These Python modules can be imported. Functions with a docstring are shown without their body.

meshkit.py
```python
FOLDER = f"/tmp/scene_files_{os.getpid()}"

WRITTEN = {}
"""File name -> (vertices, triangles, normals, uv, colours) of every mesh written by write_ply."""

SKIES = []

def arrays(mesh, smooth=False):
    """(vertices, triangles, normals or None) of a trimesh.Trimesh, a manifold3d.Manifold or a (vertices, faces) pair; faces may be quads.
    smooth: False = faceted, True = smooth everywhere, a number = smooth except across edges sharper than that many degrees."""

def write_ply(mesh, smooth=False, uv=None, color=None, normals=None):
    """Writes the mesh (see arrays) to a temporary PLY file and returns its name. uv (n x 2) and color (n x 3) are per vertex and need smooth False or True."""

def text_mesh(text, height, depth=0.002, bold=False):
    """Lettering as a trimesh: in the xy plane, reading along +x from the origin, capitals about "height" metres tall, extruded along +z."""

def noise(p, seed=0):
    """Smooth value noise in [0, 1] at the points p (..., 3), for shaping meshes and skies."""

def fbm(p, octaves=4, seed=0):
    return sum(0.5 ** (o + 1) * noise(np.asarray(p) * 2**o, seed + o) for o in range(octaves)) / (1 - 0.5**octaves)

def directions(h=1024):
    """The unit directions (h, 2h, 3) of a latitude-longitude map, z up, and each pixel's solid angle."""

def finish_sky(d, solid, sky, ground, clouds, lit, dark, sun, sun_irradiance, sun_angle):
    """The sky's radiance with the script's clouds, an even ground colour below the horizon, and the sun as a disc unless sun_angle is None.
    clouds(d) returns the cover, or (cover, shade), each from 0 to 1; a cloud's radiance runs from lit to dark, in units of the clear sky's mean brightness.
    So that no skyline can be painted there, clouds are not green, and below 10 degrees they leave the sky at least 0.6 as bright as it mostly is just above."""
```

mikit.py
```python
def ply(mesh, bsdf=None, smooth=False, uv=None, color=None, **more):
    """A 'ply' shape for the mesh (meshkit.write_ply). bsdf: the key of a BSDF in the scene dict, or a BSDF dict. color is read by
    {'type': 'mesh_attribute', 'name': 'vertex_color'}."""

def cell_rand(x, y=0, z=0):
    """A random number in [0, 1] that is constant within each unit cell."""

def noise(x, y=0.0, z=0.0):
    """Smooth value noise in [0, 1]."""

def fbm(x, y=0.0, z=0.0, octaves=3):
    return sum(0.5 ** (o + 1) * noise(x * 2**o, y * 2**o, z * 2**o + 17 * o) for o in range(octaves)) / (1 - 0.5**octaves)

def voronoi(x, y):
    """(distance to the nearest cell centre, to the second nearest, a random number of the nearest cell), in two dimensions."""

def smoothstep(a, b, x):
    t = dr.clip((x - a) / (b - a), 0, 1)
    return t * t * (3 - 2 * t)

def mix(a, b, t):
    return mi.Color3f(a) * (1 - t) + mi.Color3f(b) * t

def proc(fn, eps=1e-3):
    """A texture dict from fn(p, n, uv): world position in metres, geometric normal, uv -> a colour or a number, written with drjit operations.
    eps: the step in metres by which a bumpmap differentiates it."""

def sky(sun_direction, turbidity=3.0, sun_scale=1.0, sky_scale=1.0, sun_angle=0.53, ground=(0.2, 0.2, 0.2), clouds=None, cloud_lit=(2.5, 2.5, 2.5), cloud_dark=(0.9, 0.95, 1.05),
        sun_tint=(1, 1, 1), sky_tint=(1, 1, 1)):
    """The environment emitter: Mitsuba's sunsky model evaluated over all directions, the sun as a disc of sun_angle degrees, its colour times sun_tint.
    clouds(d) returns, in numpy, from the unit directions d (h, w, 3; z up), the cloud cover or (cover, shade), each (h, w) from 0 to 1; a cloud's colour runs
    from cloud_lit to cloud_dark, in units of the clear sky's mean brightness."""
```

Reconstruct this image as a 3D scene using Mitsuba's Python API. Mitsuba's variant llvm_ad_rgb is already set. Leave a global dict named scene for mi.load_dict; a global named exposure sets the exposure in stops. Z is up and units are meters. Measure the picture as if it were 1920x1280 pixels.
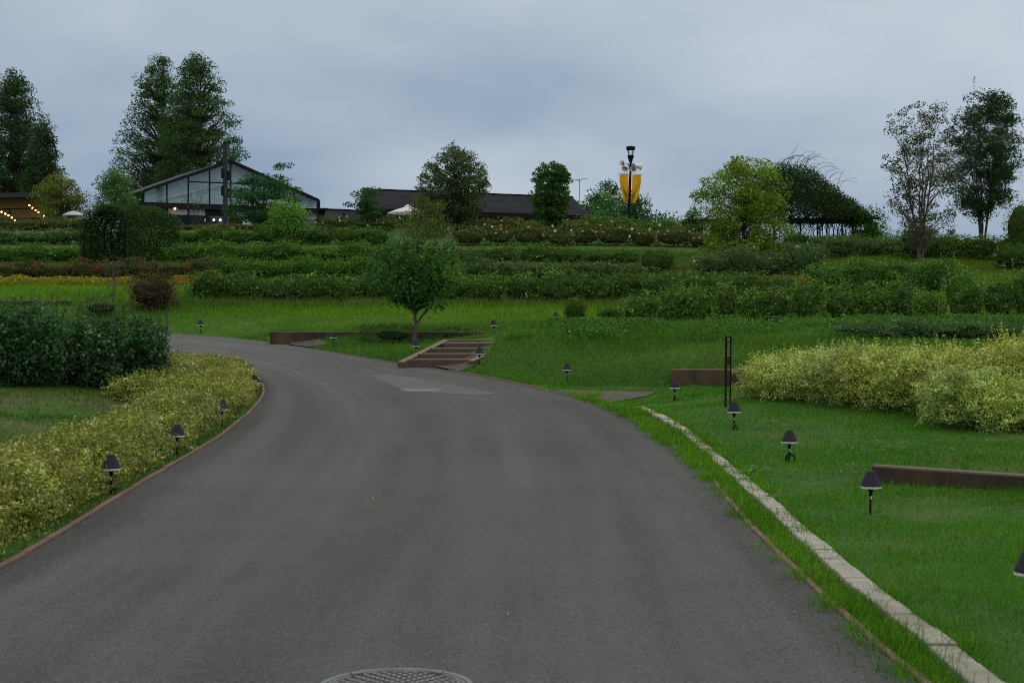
import math, numpy as np, trimesh, mitsuba as mi, drjit as dr, mikit, meshkit, shapely
from mikit import noise, fbm, voronoi, cell_rand, smoothstep, mix
from scipy.interpolate import RBFInterpolator, RegularGridInterpolator
from scipy.spatial import cKDTree
T = mi.ScalarTransform4f
scene, labels = {}, {}

# ---------------------------------------------------------------- camera, sky, exposure
F, EYE, PITCH = 2800.0, np.array([0.0, 0.0, 1.55]), math.atan(50 / 2800)
scene['camera'] = dict(type='thinlens', fov=2 * math.degrees(math.atan(960 / F)), fov_axis='x', near_clip=0.1, far_clip=6000.0,
                       aperture_radius=0.0042, focus_distance=42.0,
                       to_world=T().look_at(origin=EYE.tolist(), target=[0, math.cos(PITCH), 1.55 - math.sin(PITCH)], up=[0, 0, 1]))

def clouds(d):
    x, y, z = d[..., 0], d[..., 1], np.maximum(d[..., 2], 0.02)
    p = np.stack([x / (z + 0.18) * 1.2, y / (z + 0.18) * 1.2, z * 0], -1)
    n = meshkit.fbm(p * 1.5 + 7.3, 5, 3)
    m = meshkit.fbm(p * 0.5 + 2.1, 3, 11)
    q = np.stack([x * 6, y * 6, z * 13], -1)
    w = meshkit.fbm(q + 4.0, 5, 5)
    shade = 0.97 - 1.15 * np.clip(d[..., 2], 0, 1) + 0.32 * (0.5 - m) + 0.28 * (0.5 - n) + 0.36 * (0.5 - w) - 0.07 * np.clip(x / .4, -1, 1)
    return 0.97 + 0 * z, np.clip(shade, 0, 1)

scene['sky'] = mikit.sky((0.35, 0.25, 0.8), turbidity=4, sun_scale=0.05, sun_angle=20, clouds=clouds,
                         cloud_lit=(4.1, 4.1, 4.0), cloud_dark=(0.79, 1.14, 1.60), ground=(0.1, 0.12, 0.06))
exposure = 1.45

# ---------------------------------------------------------------- pixels of the survey picture to points
def ray(px, py):
    c, s = math.cos(PITCH), math.sin(PITCH)
    u, v = (px - 960) / F, (640 - py) / F
    d = np.array([u, c + v * s, -s + v * c])
    return d / d[1]

def at(px, py, d):
    return EYE + ray(px, py) * d

def xat(px, d):
    return (px - 960) / F * d

PROF_Y = [-60, 0, 6, 13, 18, 22, 26, 30, 34, 40, 48, 60, 75]
PROF_Z = [0.1, 0.05, 0.03, -0.02, 0.02, .10, .23, .50, .80, 1.08, 1.4, 1.9, 2.4]
def zroad(y):
    return np.interp(y, PROF_Y, PROF_Z)

def on_road(px, py):
    r = ray(px, py)
    lo, hi = 3.0, 70.0
    for _ in range(60):
        m = (lo + hi) / 2
        lo, hi = (m, hi) if (EYE + r * m)[2] > zroad(m) else (lo, m)
    return EYE + r * lo

# ---------------------------------------------------------------- mesh helpers
def cat(parts):
    parts = [p for p in parts if p is not None]
    v, f, at_ = [], [], 0
    for a, b in parts:
        v.append(a); f.append(np.asarray(b) + at_); at_ += len(a)
    return np.vstack(v), np.vstack(f)

def box(cx, cy, cz, sx, sy, sz, rz=0.0, bev=0.0):
    """A box; with a bevel its edges are chamfered (hull)."""
    if bev <= 0:
        m = trimesh.creation.box((sx, sy, sz))
        v, f = np.array(m.vertices), np.array(m.faces)
    else:
        hx, hy, hz = sx / 2, sy / 2, sz / 2
        pts = [(a * (hx - bev * (k != 0)), b * (hy - bev * (k != 1)), c * (hz - bev * (k != 2))) for a in (-1, 1) for b in (-1, 1) for c in (-1, 1) for k in range(3)]
        m = trimesh.Trimesh(np.array(pts)).convex_hull
        v, f = np.array(m.vertices), np.array(m.faces)
    c, s = math.cos(rz), math.sin(rz)
    v = v @ np.array([[c, s, 0], [-s, c, 0], [0, 0, 1]])
    return v + [cx, cy, cz], f

def beam(p, q, w, h=None, up=(0, 0, 1)):
    """A square bar from p to q."""
    p, q = np.asarray(p, float), np.asarray(q, float)
    t = q - p; L = np.linalg.norm(t); t /= L
    a = np.cross(t, up)
    if np.linalg.norm(a) < 1e-3: a = np.cross(t, (1, 0, 0))
    a /= np.linalg.norm(a); b = np.cross(a, t)
    h = h or w
    pts = [o + a * (i * w / 2) + b * (j * h / 2) for o in (p, q) for i, j in ((-1, -1), (1, -1), (1, 1), (-1, 1))]
    f = [[0, 1, 2], [0, 2, 3], [4, 6, 5], [4, 7, 6]] + [x for k in range(4) for x in ([k, k + 4, (k + 1) % 4], [(k + 1) % 4, k + 4, (k + 1) % 4 + 4])]
    return np.array(pts), np.array(f)

def tube(pts, rad, sides=6, cap=True):
    p = np.asarray(pts, float); n = len(p)
    t = np.gradient(p, axis=0); t /= np.linalg.norm(t, axis=1, keepdims=True) + 1e-12
    ref = np.array([0.31, 0.95, 0.1]) if abs(t[:, 2]).mean() > .7 else np.array([0.1, 0.2, 1.0])
    a = np.cross(t, ref); a /= np.linalg.norm(a, axis=1, keepdims=True) + 1e-12
    b = np.cross(t, a); ang = np.arange(sides) * 2 * np.pi / sides
    r = np.broadcast_to(rad, (n,))
    v = (p[:, None] + r[:, None, None] * (np.cos(ang)[None, :, None] * a[:, None] + np.sin(ang)[None, :, None] * b[:, None])).reshape(-1, 3)
    i, j = np.meshgrid(np.arange(n - 1), np.arange(sides), indexing='ij')
    q = np.stack([i * sides + j, i * sides + (j + 1) % sides, (i + 1) * sides + (j + 1) % sides, (i + 1) * sides + j], -1).reshape(-1, 4)
    f = np.vstack([q[:, [0, 2, 1]], q[:, [0, 3, 2]]])
    if cap:
        v = np.vstack([v, p[0], p[-1]]); k = len(v)
        jj = np.arange(sides)
        f = np.vstack([f, np.stack([jj * 0 + k - 2, jj, (jj + 1) % sides], 1), np.stack([jj * 0 + k - 1, (n - 1) * sides + (jj + 1) % sides, (n - 1) * sides + jj], 1)])
    return v, f

def lathe(prof, c, sides=24):
    """Revolve (r, z) pairs about a vertical axis through c."""
    prof = np.asarray(prof, float); n = len(prof); ang = np.arange(sides) * 2 * np.pi / sides
    v = np.stack([prof[:, :1] * np.cos(ang), prof[:, :1] * np.sin(ang), np.repeat(prof[:, 1:], sides, 1)], -1).reshape(-1, 3) + np.asarray(c)
    i, j = np.meshgrid(np.arange(n - 1), np.arange(sides), indexing='ij')
    q = np.stack([i * sides + j, i * sides + (j + 1) % sides, (i + 1) * sides + (j + 1) % sides, (i + 1) * sides + j], -1).reshape(-1, 4)
    return v, np.vstack([q[:, [0, 1, 2]], q[:, [0, 2, 3]]])

def aim(mesh, d, origin):
    """Turn a mesh whose axis is +z so that it points along d, and move it to origin."""
    d = np.asarray(d, float) / np.linalg.norm(d)
    a = np.cross((0, 0, 1.0), d)
    a = a / np.linalg.norm(a) if np.linalg.norm(a) > 1e-6 else np.array([1.0, 0, 0])
    R = np.stack([a, np.cross(d, a), d], 1)
    return mesh[0] @ R.T + np.asarray(origin), mesh[1]

def slab(poly3, thick, nrm):
    """A planar polygon (convex, n x 3) given thickness along nrm (centred)."""
    p = np.asarray(poly3, float); n = len(p); nrm = np.asarray(nrm, float) / np.linalg.norm(nrm)
    v = np.vstack([p - nrm * thick / 2, p + nrm * thick / 2])
    f = [[0, k + 1, k] for k in range(1, n - 1)] + [[n, n + k, n + k + 1] for k in range(1, n - 1)]
    for k in range(n):
        m = (k + 1) % n
        f += [[k, m, n + m], [k, n + m, n + k]]
    return v, np.array(f)

used = {}
def number(key):
    k = used.get(key, -1) + 1
    used[key] = k
    return key if k == 0 else f'{key}_{k:03d}'

def thing(kind, label, category, group=None):
    key = number(kind)
    labels[key] = {'label': label, 'category': category}
    if group: labels[key]['group'] = group
    return key

def part(owner, name, mesh, bsdf, smooth=False, color=None, uv=None, kind=None, label=None, **more):
    key = number(owner + '__' + name)
    scene[key] = mikit.ply(mesh, bsdf, smooth=smooth, color=color, uv=uv, **more)
    if kind or label: labels[key] = {k: v for k, v in (('kind', kind), ('label', label)) if v}
    return key

def single(kind, label, category, mesh, bsdf, group=None, **kw):
    key = thing(kind, label, category, group)
    scene[key] = mikit.ply(mesh, bsdf, **kw)
    return key

def structure(key, mesh, bsdf, label=None, **kw):
    scene[key] = mikit.ply(mesh, bsdf, **kw)
    labels[key] = {'kind': 'structure', **({'label': label} if label else {})}

def stuff(key, label, category, mesh, bsdf, **kw):
    scene[key] = mikit.ply(mesh, bsdf, **kw)
    labels[key] = {'kind': 'stuff', 'label': label, 'category': category}

# ---------------------------------------------------------------- materials
def two(b): return {'type': 'twosided', 'bsdf': b}
def rgb(c): return {'type': 'rgb', 'value': list(map(float, c))}
def plain(c, rough=0.6, **kw): return two({'type': 'principled', 'base_color': rgb(c), 'roughness': rough, **kw})
VC = {'type': 'mesh_attribute', 'name': 'vertex_color'}
scene['leaf'] = {'type': 'principledthin', 'base_color': VC, 'roughness': 0.55, 'diff_trans': 0.9, 'eta': 1.25}
scene['blade'] = {'type': 'principledthin', 'base_color': VC, 'roughness': 0.7, 'diff_trans': 0.8, 'eta': 1.2}
scene['petal'] = {'type': 'principledthin', 'base_color': VC, 'roughness': 0.7, 'diff_trans': 0.5, 'eta': 1.2}
scene['bark'] = two({'type': 'principled', 'roughness': 0.9, 'base_color': mikit.proc(lambda p, n, uv: mix((.035, .027, .02), (.10, .075, .055), fbm(p.x * 30, p.y * 30, p.z * 6)))})
scene['pale_bark'] = two({'type': 'principled', 'roughness': 0.85, 'base_color': mikit.proc(lambda p, n, uv: mix((.075, .052, .040), (.17, .12, .095), fbm(p.x * 20, p.y * 20, p.z * 8)))})

def f_ground(p, n, uv):
    a, b = fbm(p.x * 0.9, p.y * 0.9, 0, 3), fbm(p.x * 7, p.y * 7, 3.3, 3)
    g = mix((.020, .055, .010), (.050, .105, .018), b)
    g = mix(g, (.075, .085, .022), smoothstep(.52, .72, a) * .5)
    soil = mix((.055, .042, .026), (.11, .085, .05), b)
    # worn, mossy bank beside the road bend
    w = smoothstep(-3.9, -4.9, p.x) * smoothstep(15.5, 17, p.y) * smoothstep(25, 22.5, p.y) * smoothstep(.38, .55, fbm(p.x * 1.3, p.y * 1.6, 9, 3))
    return mix(g, soil, w * .55)
scene['turf'] = two({'type': 'principled', 'roughness': 0.95, 'specular': 0.2, 'base_color': mikit.proc(f_ground)})

def f_asphalt(p, n, uv):
    fine = fbm(p.x * 90, p.y * 90, 0, 2)
    grit = cell_rand(dr.floor(p.x * 160), dr.floor(p.y * 160), 1)
    broad = fbm(p.x * 0.6, p.y * 0.35, 2.0, 4)
    blot = fbm(p.x * 2.6, p.y * 1.9, 7.0, 3)
    strip = fbm(uv.x * 26, uv.y * .35, 4.0, 3)
    v = 0.063 + 0.046 * (fine - .5) + 0.046 * (grit - .5) + 0.018 * (broad - .5) + 0.012 * (blot - .5) + 0.026 * (strip - .5)
    u = uv.x
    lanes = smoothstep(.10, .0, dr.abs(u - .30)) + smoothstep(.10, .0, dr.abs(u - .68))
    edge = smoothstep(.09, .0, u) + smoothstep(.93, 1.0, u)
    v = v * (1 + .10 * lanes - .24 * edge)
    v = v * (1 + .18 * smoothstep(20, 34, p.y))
    fleck = smoothstep(.9975, .999, cell_rand(dr.floor(p.x * 60), dr.floor(p.y * 60), 5))
    return mix(mi.Color3f(v * 1.0, v * 1.0, v * .94), (.22, .21, .18), fleck * .3)
scene['asphalt'] = two({'type': 'bumpmap', 'scale': 0.004, 'arbitrary': mikit.proc(lambda p, n, uv: fbm(p.x * 60, p.y * 60, 0, 2), eps=4e-3),
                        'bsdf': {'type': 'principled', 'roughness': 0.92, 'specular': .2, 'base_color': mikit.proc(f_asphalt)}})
scene['asphalt_patch'] = two({'type': 'principled', 'roughness': 0.8, 'base_color': mikit.proc(lambda p, n, uv: mi.Color3f(.069, .069, .065) * (0.8 + .35 * fbm(p.x * 2, p.y * 2, 0, 3)) * (.85 + .3 * fbm(p.x * 80, p.y * 80)))})
scene['path_gravel'] = two({'type': 'principled', 'roughness': 0.9, 'base_color': mikit.proc(lambda p, n, uv: mix((.034, .027, .019), (.075, .058, .042), fbm(p.x * 6, p.y * 6, 0, 4)))})

def f_wall(p, n, uv):
    a = fbm(p.x * 3, p.y * 3, p.z * 1.5, 4)
    streak = fbm(p.x * 9, p.y * 9, p.z * .8, 3)
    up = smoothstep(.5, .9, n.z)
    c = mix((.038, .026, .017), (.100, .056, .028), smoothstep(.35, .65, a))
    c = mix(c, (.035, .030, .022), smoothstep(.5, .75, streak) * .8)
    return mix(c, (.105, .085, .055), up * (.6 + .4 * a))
scene['weathered_concrete'] = two({'type': 'principled', 'roughness': 0.9, 'base_color': mikit.proc(f_wall)})
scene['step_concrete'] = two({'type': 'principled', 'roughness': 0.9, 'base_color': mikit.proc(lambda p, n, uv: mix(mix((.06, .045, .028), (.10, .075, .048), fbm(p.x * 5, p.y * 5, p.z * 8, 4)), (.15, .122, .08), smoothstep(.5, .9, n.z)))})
scene['pale_concrete'] = two({'type': 'principled', 'roughness': 0.9, 'base_color': mikit.proc(lambda p, n, uv: mix(mix((.18, .172, .138), (.30, .285, .228), fbm(p.x * 9, p.y * 9, 0, 4)), (.15, .14, .10), smoothstep(.48, .66, fbm(p.x * 4, p.y * 2.2, 5, 4)) * .75) * (.88 + .24 * fbm(p.x * 120, p.y * 120, 0, 2)))})
scene['edging_brick'] = two({'type': 'principled', 'roughness': 0.9, 'base_color': mikit.proc(lambda p, n, uv: mix((.075, .046, .034), (.16, .09, .068), fbm(p.x * 6, p.y * 6, 0, 4)))})
scene['iron'] = two({'type': 'principled', 'roughness': 0.5, 'metallic': 0.35, 'base_color': mikit.proc(lambda p, n, uv: mix((.11, .115, .115), (.20, .205, .20), fbm(p.x * 14, p.y * 14, 0, 3)))})
scene['dark_recess'] = plain((.05, .035, .032), .9)
scene['lamp_shade'] = two({'type': 'principled', 'base_color': rgb((.014, .015, .022)), 'roughness': .6, 'specular': .25})
scene['lamp_rim'] = plain((.62, .64, .60), .35)
scene['black_metal'] = plain((.008, .007, .009), .7, specular=.2)
scene['dark_metal'] = plain((.012, .012, .016), .75, specular=.2)
scene['label_white'] = plain((.7, .7, .7), .5)
scene['horn_white'] = plain((.80, .82, .79), .5)
scene['horn_throat'] = plain((.20, .16, .09), .6)
scene['yellow_cloth'] = two({'type': 'principled', 'base_color': mikit.proc(lambda p, n, uv: mix((.80, .48, .03), (.72, .41, .025), fbm(p.x * 3, p.y * 3, p.z * 2, 3))), 'roughness': .9, 'specular': .1})
scene['cloth_print'] = plain((.85, .75, .45), .8)
scene['white_cloth'] = {'type': 'principledthin', 'base_color': rgb((.80, .76, .78)), 'roughness': .8, 'diff_trans': .5}
scene['roof_slate'] = two({'type': 'principled', 'roughness': .9, 'specular': .1, 'base_color': mikit.proc(lambda p, n, uv: mix((.011, .011, .015), (.024, .024, .031), .6 * cell_rand(dr.floor(p.x * 2.5 + 7 * dr.floor(p.z * 5.5)), dr.floor(p.z * 5.5), 2) + .4 * fbm(p.x * 1.4, p.y, p.z * 5)))})
def f_block(p, n, uv):
    row = dr.floor(p.z * 5)
    fx, fz = p.x * 1.6 + .5 * row, p.z * 5
    mort = smoothstep(.08, .02, dr.minimum(fz - dr.floor(fz), 1 - (fz - dr.floor(fz))) * .5)
    r = cell_rand(dr.floor(fx), row, 4)
    return mix(mix((.06, .06, .062), (.095, .095, .097), .6 * r + .4 * fbm(p.x * 3, p.z * 3)), (.055, .055, .058), mort)
scene['grey_block'] = two({'type': 'principled', 'roughness': .9, 'base_color': mikit.proc(f_block)})
scene['yellow_wall'] = plain((.27, .155, .02), .7)
scene['blue_grey_metal'] = plain((.030, .040, .050), .7, specular=.25)
scene['pavilion_glass'] = {'type': 'thindielectric', 'int_ior': 1.5}
scene['inner_blind'] = plain((.33, .46, .485), .9, specular=.1)
scene['inner_wall'] = plain((.13, .15, .155), .8)
scene['white_trim'] = plain((.5, .55, .55), .6)
scene['sign_green'] = plain((.42, .58, .52), .6)
scene['pale_sign'] = plain((.36, .34, .36), .7)
scene['stake_green'] = plain((.018, .040, .030), .5)
scene['box_green'] = plain((.03, .05, .05), .5)
scene['rust'] = plain((.16, .075, .035), .8)
scene['grey_metal'] = plain((.22, .22, .23), .5)
scene['cloth_blue'] = plain((.06, .12, .24), .8)
scene['bin_black'] = plain((.01, .01, .012), .6)

# ---------------------------------------------------------------- road outline and terrain
R_PIX = [(1690, 1272), (1650, 1220), (1597, 1171), (1537, 1119), (1477, 1062), (1425, 1010), (1380, 965), (1342, 909), (1294, 862), (1240, 822), (1200, 795), (1160, 772),
         (1120, 755), (1060, 738), (1000, 725), (930, 710), (860, 697), (800, 688), (750, 681), (660, 665), (565, 651), (500, 640), (400, 630), (320, 625), (200, 619)]
L_PIX = [(0, 1073), (120, 1001), (235, 926), (330, 870), (420, 816), (468, 776), (492, 750), (500, 733), (492, 713), (470, 697), (430, 685), (370, 678), (310, 671), (230, 664), (120, 657)]
right = np.array([on_road(*p) for p in R_PIX]); left = np.array([on_road(*p) for p in L_PIX])
right = np.vstack([[[2.6, -30, 0], [1.95, 2.0, 0]], right]); left = np.vstack([[[-3.6, -30, 0], [-3.15, 3.0, 0]], left])
# the road goes on to the side, beyond the picture
right = np.vstack([right, right[-1] + [-20, 2.0, 0]]); left = np.vstack([left, left[-1] + [-22, 2.0, 0]])

def resample(p, n, s=None):
    seg = np.r_[0, np.cumsum(np.linalg.norm(np.diff(p[:, :2], axis=0), axis=1))]
    t = np.linspace(0, seg[-1], n) if s is None else s
    return np.stack([np.interp(t, seg, p[:, k]) for k in range(3)], 1)

def smooth_line(p, n):
    q = resample(p, n * 4)
    k = np.hanning(41); k /= k.sum()
    for c in range(2):
        e = np.r_[np.full(20, q[0, c]), q[:, c], np.full(20, q[-1, c])]
        q[:, c] = np.where((np.arange(len(q)) > 30) & (np.arange(len(q)) < len(q) - 30), np.convolve(e, k, 'valid'), q[:, c])
    return resample(q, n)
right, left = smooth_line(right, 220), smooth_line(left, 220)
road_poly = shapely.Polygon(np.vstack([left[:, :2], right[::-1, :2]])).buffer(0)
w = np.linspace(0, 1, 25)
g = left[:, None] * (1 - w[None, :, None]) + right[:, None] * w[None, :, None]
g[..., 2] = zroad(g[..., 1]) + 0.004
i, j = np.meshgrid(np.arange(219), np.arange(24), indexing='ij')
q = np.stack([i * 25 + j, i * 25 + j + 1, (i + 1) * 25 + j + 1, (i + 1) * 25 + j], -1).reshape(-1, 4)
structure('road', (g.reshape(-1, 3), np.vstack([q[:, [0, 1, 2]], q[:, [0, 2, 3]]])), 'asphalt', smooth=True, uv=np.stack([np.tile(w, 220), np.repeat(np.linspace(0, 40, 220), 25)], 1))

CP = [at(*c) for c in [
    # near lawn to the right of the road
    (1633, 966, 11.9), (1480, 869, 15.9), (1377, 802, 18.3), (1265, 753, 23.8), (1063, 716, 28), (898, 684, 29.7), (1365, 762, 21), (1430, 745, 22.6), (1600, 778, 19.8), (1760, 800, 18), (1900, 806, 17.3),
    (2100, 830, 15.5), (1700, 850, 15.2), (1900, 872, 14.1), (1640, 890, 13.9), (1640, 914, 13.5), (1920, 945, 12.3), (2150, 980, 11.5), (1900, 1100, 8.5), (1850, 1270, 6.3), (2300, 1270, 6.3), (2400, 1000, 10),
    (1250, 728, 27), (1390, 728, 27.0), (1250, 690, 27.6), (1400, 690, 27.6), (1200, 735, 26.5),
    # mound
    (1000, 692, 29.2), (908, 682, 29.55), (932, 664, 29.95), (950, 648, 30.4), (968, 632, 31), (1000, 668, 29.9), (1000, 640, 30.7), (1010, 624, 31.8), (960, 618, 33.4), (1100, 690, 28.6), (1100, 645, 30.6), (1060, 619, 32.8), (1200, 672, 28.8), (1200, 630, 31.6), (1200, 616, 33.4), (1060, 617, 36), (1200, 616, 36.5), (1350, 662, 28.4), (1350, 630, 31.2), (1350, 615, 33.2), (1350, 615, 36), (1500, 655, 27.6), (1500, 628, 30.6), (1500, 613, 33), (1500, 613, 36), (1700, 612, 33),
    (1700, 660, 26.0), (1700, 640, 28.6), (1900, 660, 25.5), (1900, 640, 29), (1900, 610, 34), (2200, 650, 28), (2200, 610, 34), (1550, 700, 24), (1850, 700, 22), (960, 611, 36.2), (1060, 609, 37),
    # verge by the steps, foot of the long wall, bank above it
    (570, 655, 33.2), (640, 648, 34), (700, 655, 33), (780, 655, 32.6), (730, 668, 31.4), (850, 648, 33), (505, 640, 35.0), (560, 641, 35.0), (760, 641, 35.0), (900, 638, 35.0), (980, 636, 35.2), (505, 617, 35.5), (700, 617, 35.5), (960, 617, 35.6), (845, 640, 32.0),
    (400, 622, 37.5), (320, 618, 39.5), (470, 625, 37), (330, 590, 42), (450, 578, 43), (600, 577, 43), (800, 577, 43), (1000, 577, 43), (1200, 577, 43), (1440, 574, 43), (600, 598, 39), (850, 598, 39), (1050, 598, 39), (1150, 608, 37.8), (1300, 607, 38), (1450, 607, 38), (1600, 605, 38), (1800, 604, 37.5), (2050, 600, 37),
    # bank and terraces to the left
    (-60, 576, 43), (130, 577, 43), (-60, 564, 43.4), (130, 564, 43.4), (60, 592, 41), (250, 580, 42.5), (60, 605, 40.0), (-200, 585, 42), (0, 543, 46), (200, 543, 46), (360, 545, 45.8), (0, 536, 48.5), (200, 536, 48.5), (400, 536, 48.5),
    (-300, 526, 50), (0, 526, 50), (300, 524, 50), (500, 522, 50), (700, 522, 50), (900, 524, 50), (1100, 524, 50), (1230, 512, 52), (1350, 520, 51), (1500, 521, 50), (1600, 520, 49), (1440, 552, 46), (1620, 552, 46), (1740, 548, 46), (1860, 545, 45), (2050, 560, 43),
    (0, 490, 56), (250, 490, 56), (500, 490, 56), (700, 490, 56), (900, 491, 56), (1100, 492, 56), (1200, 500, 55), (1290, 503, 54), (1400, 500, 56), (1600, 500, 55), (1800, 505, 52), (1900, 506, 52), (2050, 520, 50), (1850, 520, 48.5), (1760, 535, 47),
    (-300, 458, 62), (0, 458, 62), (250, 458, 62), (500, 458, 62), (800, 459, 62), (1000, 460, 62), (1200, 464, 61), (1400, 470, 61), (1600, 472, 60), (1720, 484, 56), (1850, 482, 58), (2000, 488, 57),
    (-300, 432, 70), (0, 432, 70), (300, 432, 70), (600, 433, 70), (900, 434, 70), (1100, 438, 69), (1300, 448, 68), (1450, 456, 68), (1620, 462, 67), (1800, 478, 66), (2050, 486, 66),
    # plateau
    (-400, 432, 80), (0, 430, 80), (400, 432, 80), (700, 430, 80), (1000, 432, 80), (1200, 438, 78), (1400, 460, 78), (1600, 472, 78), (1850, 484, 78), (2200, 490, 78),
    # left of the road
    (-80, 1130, 7.6), (-80, 1030, 10), (60, 985, 11.6), (150, 930, 13.6), (260, 868, 16.6), (350, 818, 19.8), (430, 770, 23), (380, 740, 26), (330, 720, 27), (150, 790, 18.6), (0, 800, 17), (-150, 830, 16), (100, 742, 21), (250, 730, 23), (300, 700, 25.6), (150, 712, 23), (0, 715, 22.5), (-200, 725, 21), (300, 675, 30.5), (150, 672, 30.0), (-150, 678, 29.0),
]]
CP = [c for c in CP]
for Y in (95, 110, 130):
    for X in (-70, -35, 0, 12, 25, 45, 80):
        CP.append(np.array([X, Y, 6.1 if X < 8 else 4.7]))
for Y, z in ((0, .06), (-25, .1), (12, .05)):
    for X in (-30, -14, -6, 6, 14, 30): CP.append(np.array([X, Y, z]))
for Y, z in ((25, .9), (40, 1.6), (55, 3.5), (70, 5.2)):
    for X in (-55, 50): CP.append(np.array([X, Y, z]))
for line in (right, left):
    CP += [np.array([p[0], p[1], zroad(p[1])]) for p in line[::4]]
CP = np.array(CP)
_, keep = np.unique(np.round(CP[:, :2], 2), axis=0, return_index=True)
CP = CP[keep]
rbf = RBFInterpolator(CP[:, :2], CP[:, 2], kernel='linear', smoothing=0.02)

gx = np.r_[-1500, -700, -320, -160, -100, -75, np.arange(-60, -22, 2.0), np.arange(-22, 20, .32), np.arange(20, 61, 2.0), 75, 100, 160, 320, 700, 1500]
gy = np.r_[-1200, -500, -200, -90, -50, np.arange(-30, 4, 2.0), np.arange(4, 54, .3), np.arange(54, 112, .9), 118, 126, 140, 170, 230, 400, 900, 2500]
GX, GY = np.meshgrid(gx, gy, indexing='ij')
pts = np.stack([np.clip(GX, -65, 62), np.clip(GY, -28, 128)], -1).reshape(-1, 2)
z = rbf(pts).reshape(GX.shape)
shapely.prepare(road_poly)
edge_tree = cKDTree(np.array(road_poly.exterior.segmentize(.03).coords))
def road_dist(x, y):
    x, y = np.asarray(x, float), np.asarray(y, float)
    d = edge_tree.query(np.stack([x.ravel(), y.ravel()], 1))[0].reshape(x.shape)
    return np.where(shapely.contains_xy(road_poly, x, y), 0.0, d)
dist = road_dist(GX, GY)
t = np.clip(dist / 0.9, 0, 1); t = t * t * (3 - 2 * t)
z = zroad(GY) * (1 - t) + z * t - 0.03 * (dist < .02)
bump = 0.05 * (meshkit.fbm(np.stack([GX * .8, GY * .8, GX * 0], -1), 3, 4) - .5) * np.clip(dist / 1.5, 0, 1)
z = z + bump
terrain = RegularGridInterpolator((gx, gy), z, bounds_error=False, fill_value=None)
def zt(x, y):
    return terrain(np.stack([np.asarray(x, float), np.asarray(y, float)], -1))
def ground(x, y):
    return np.array([x, y, float(zt(x, y))])
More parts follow.
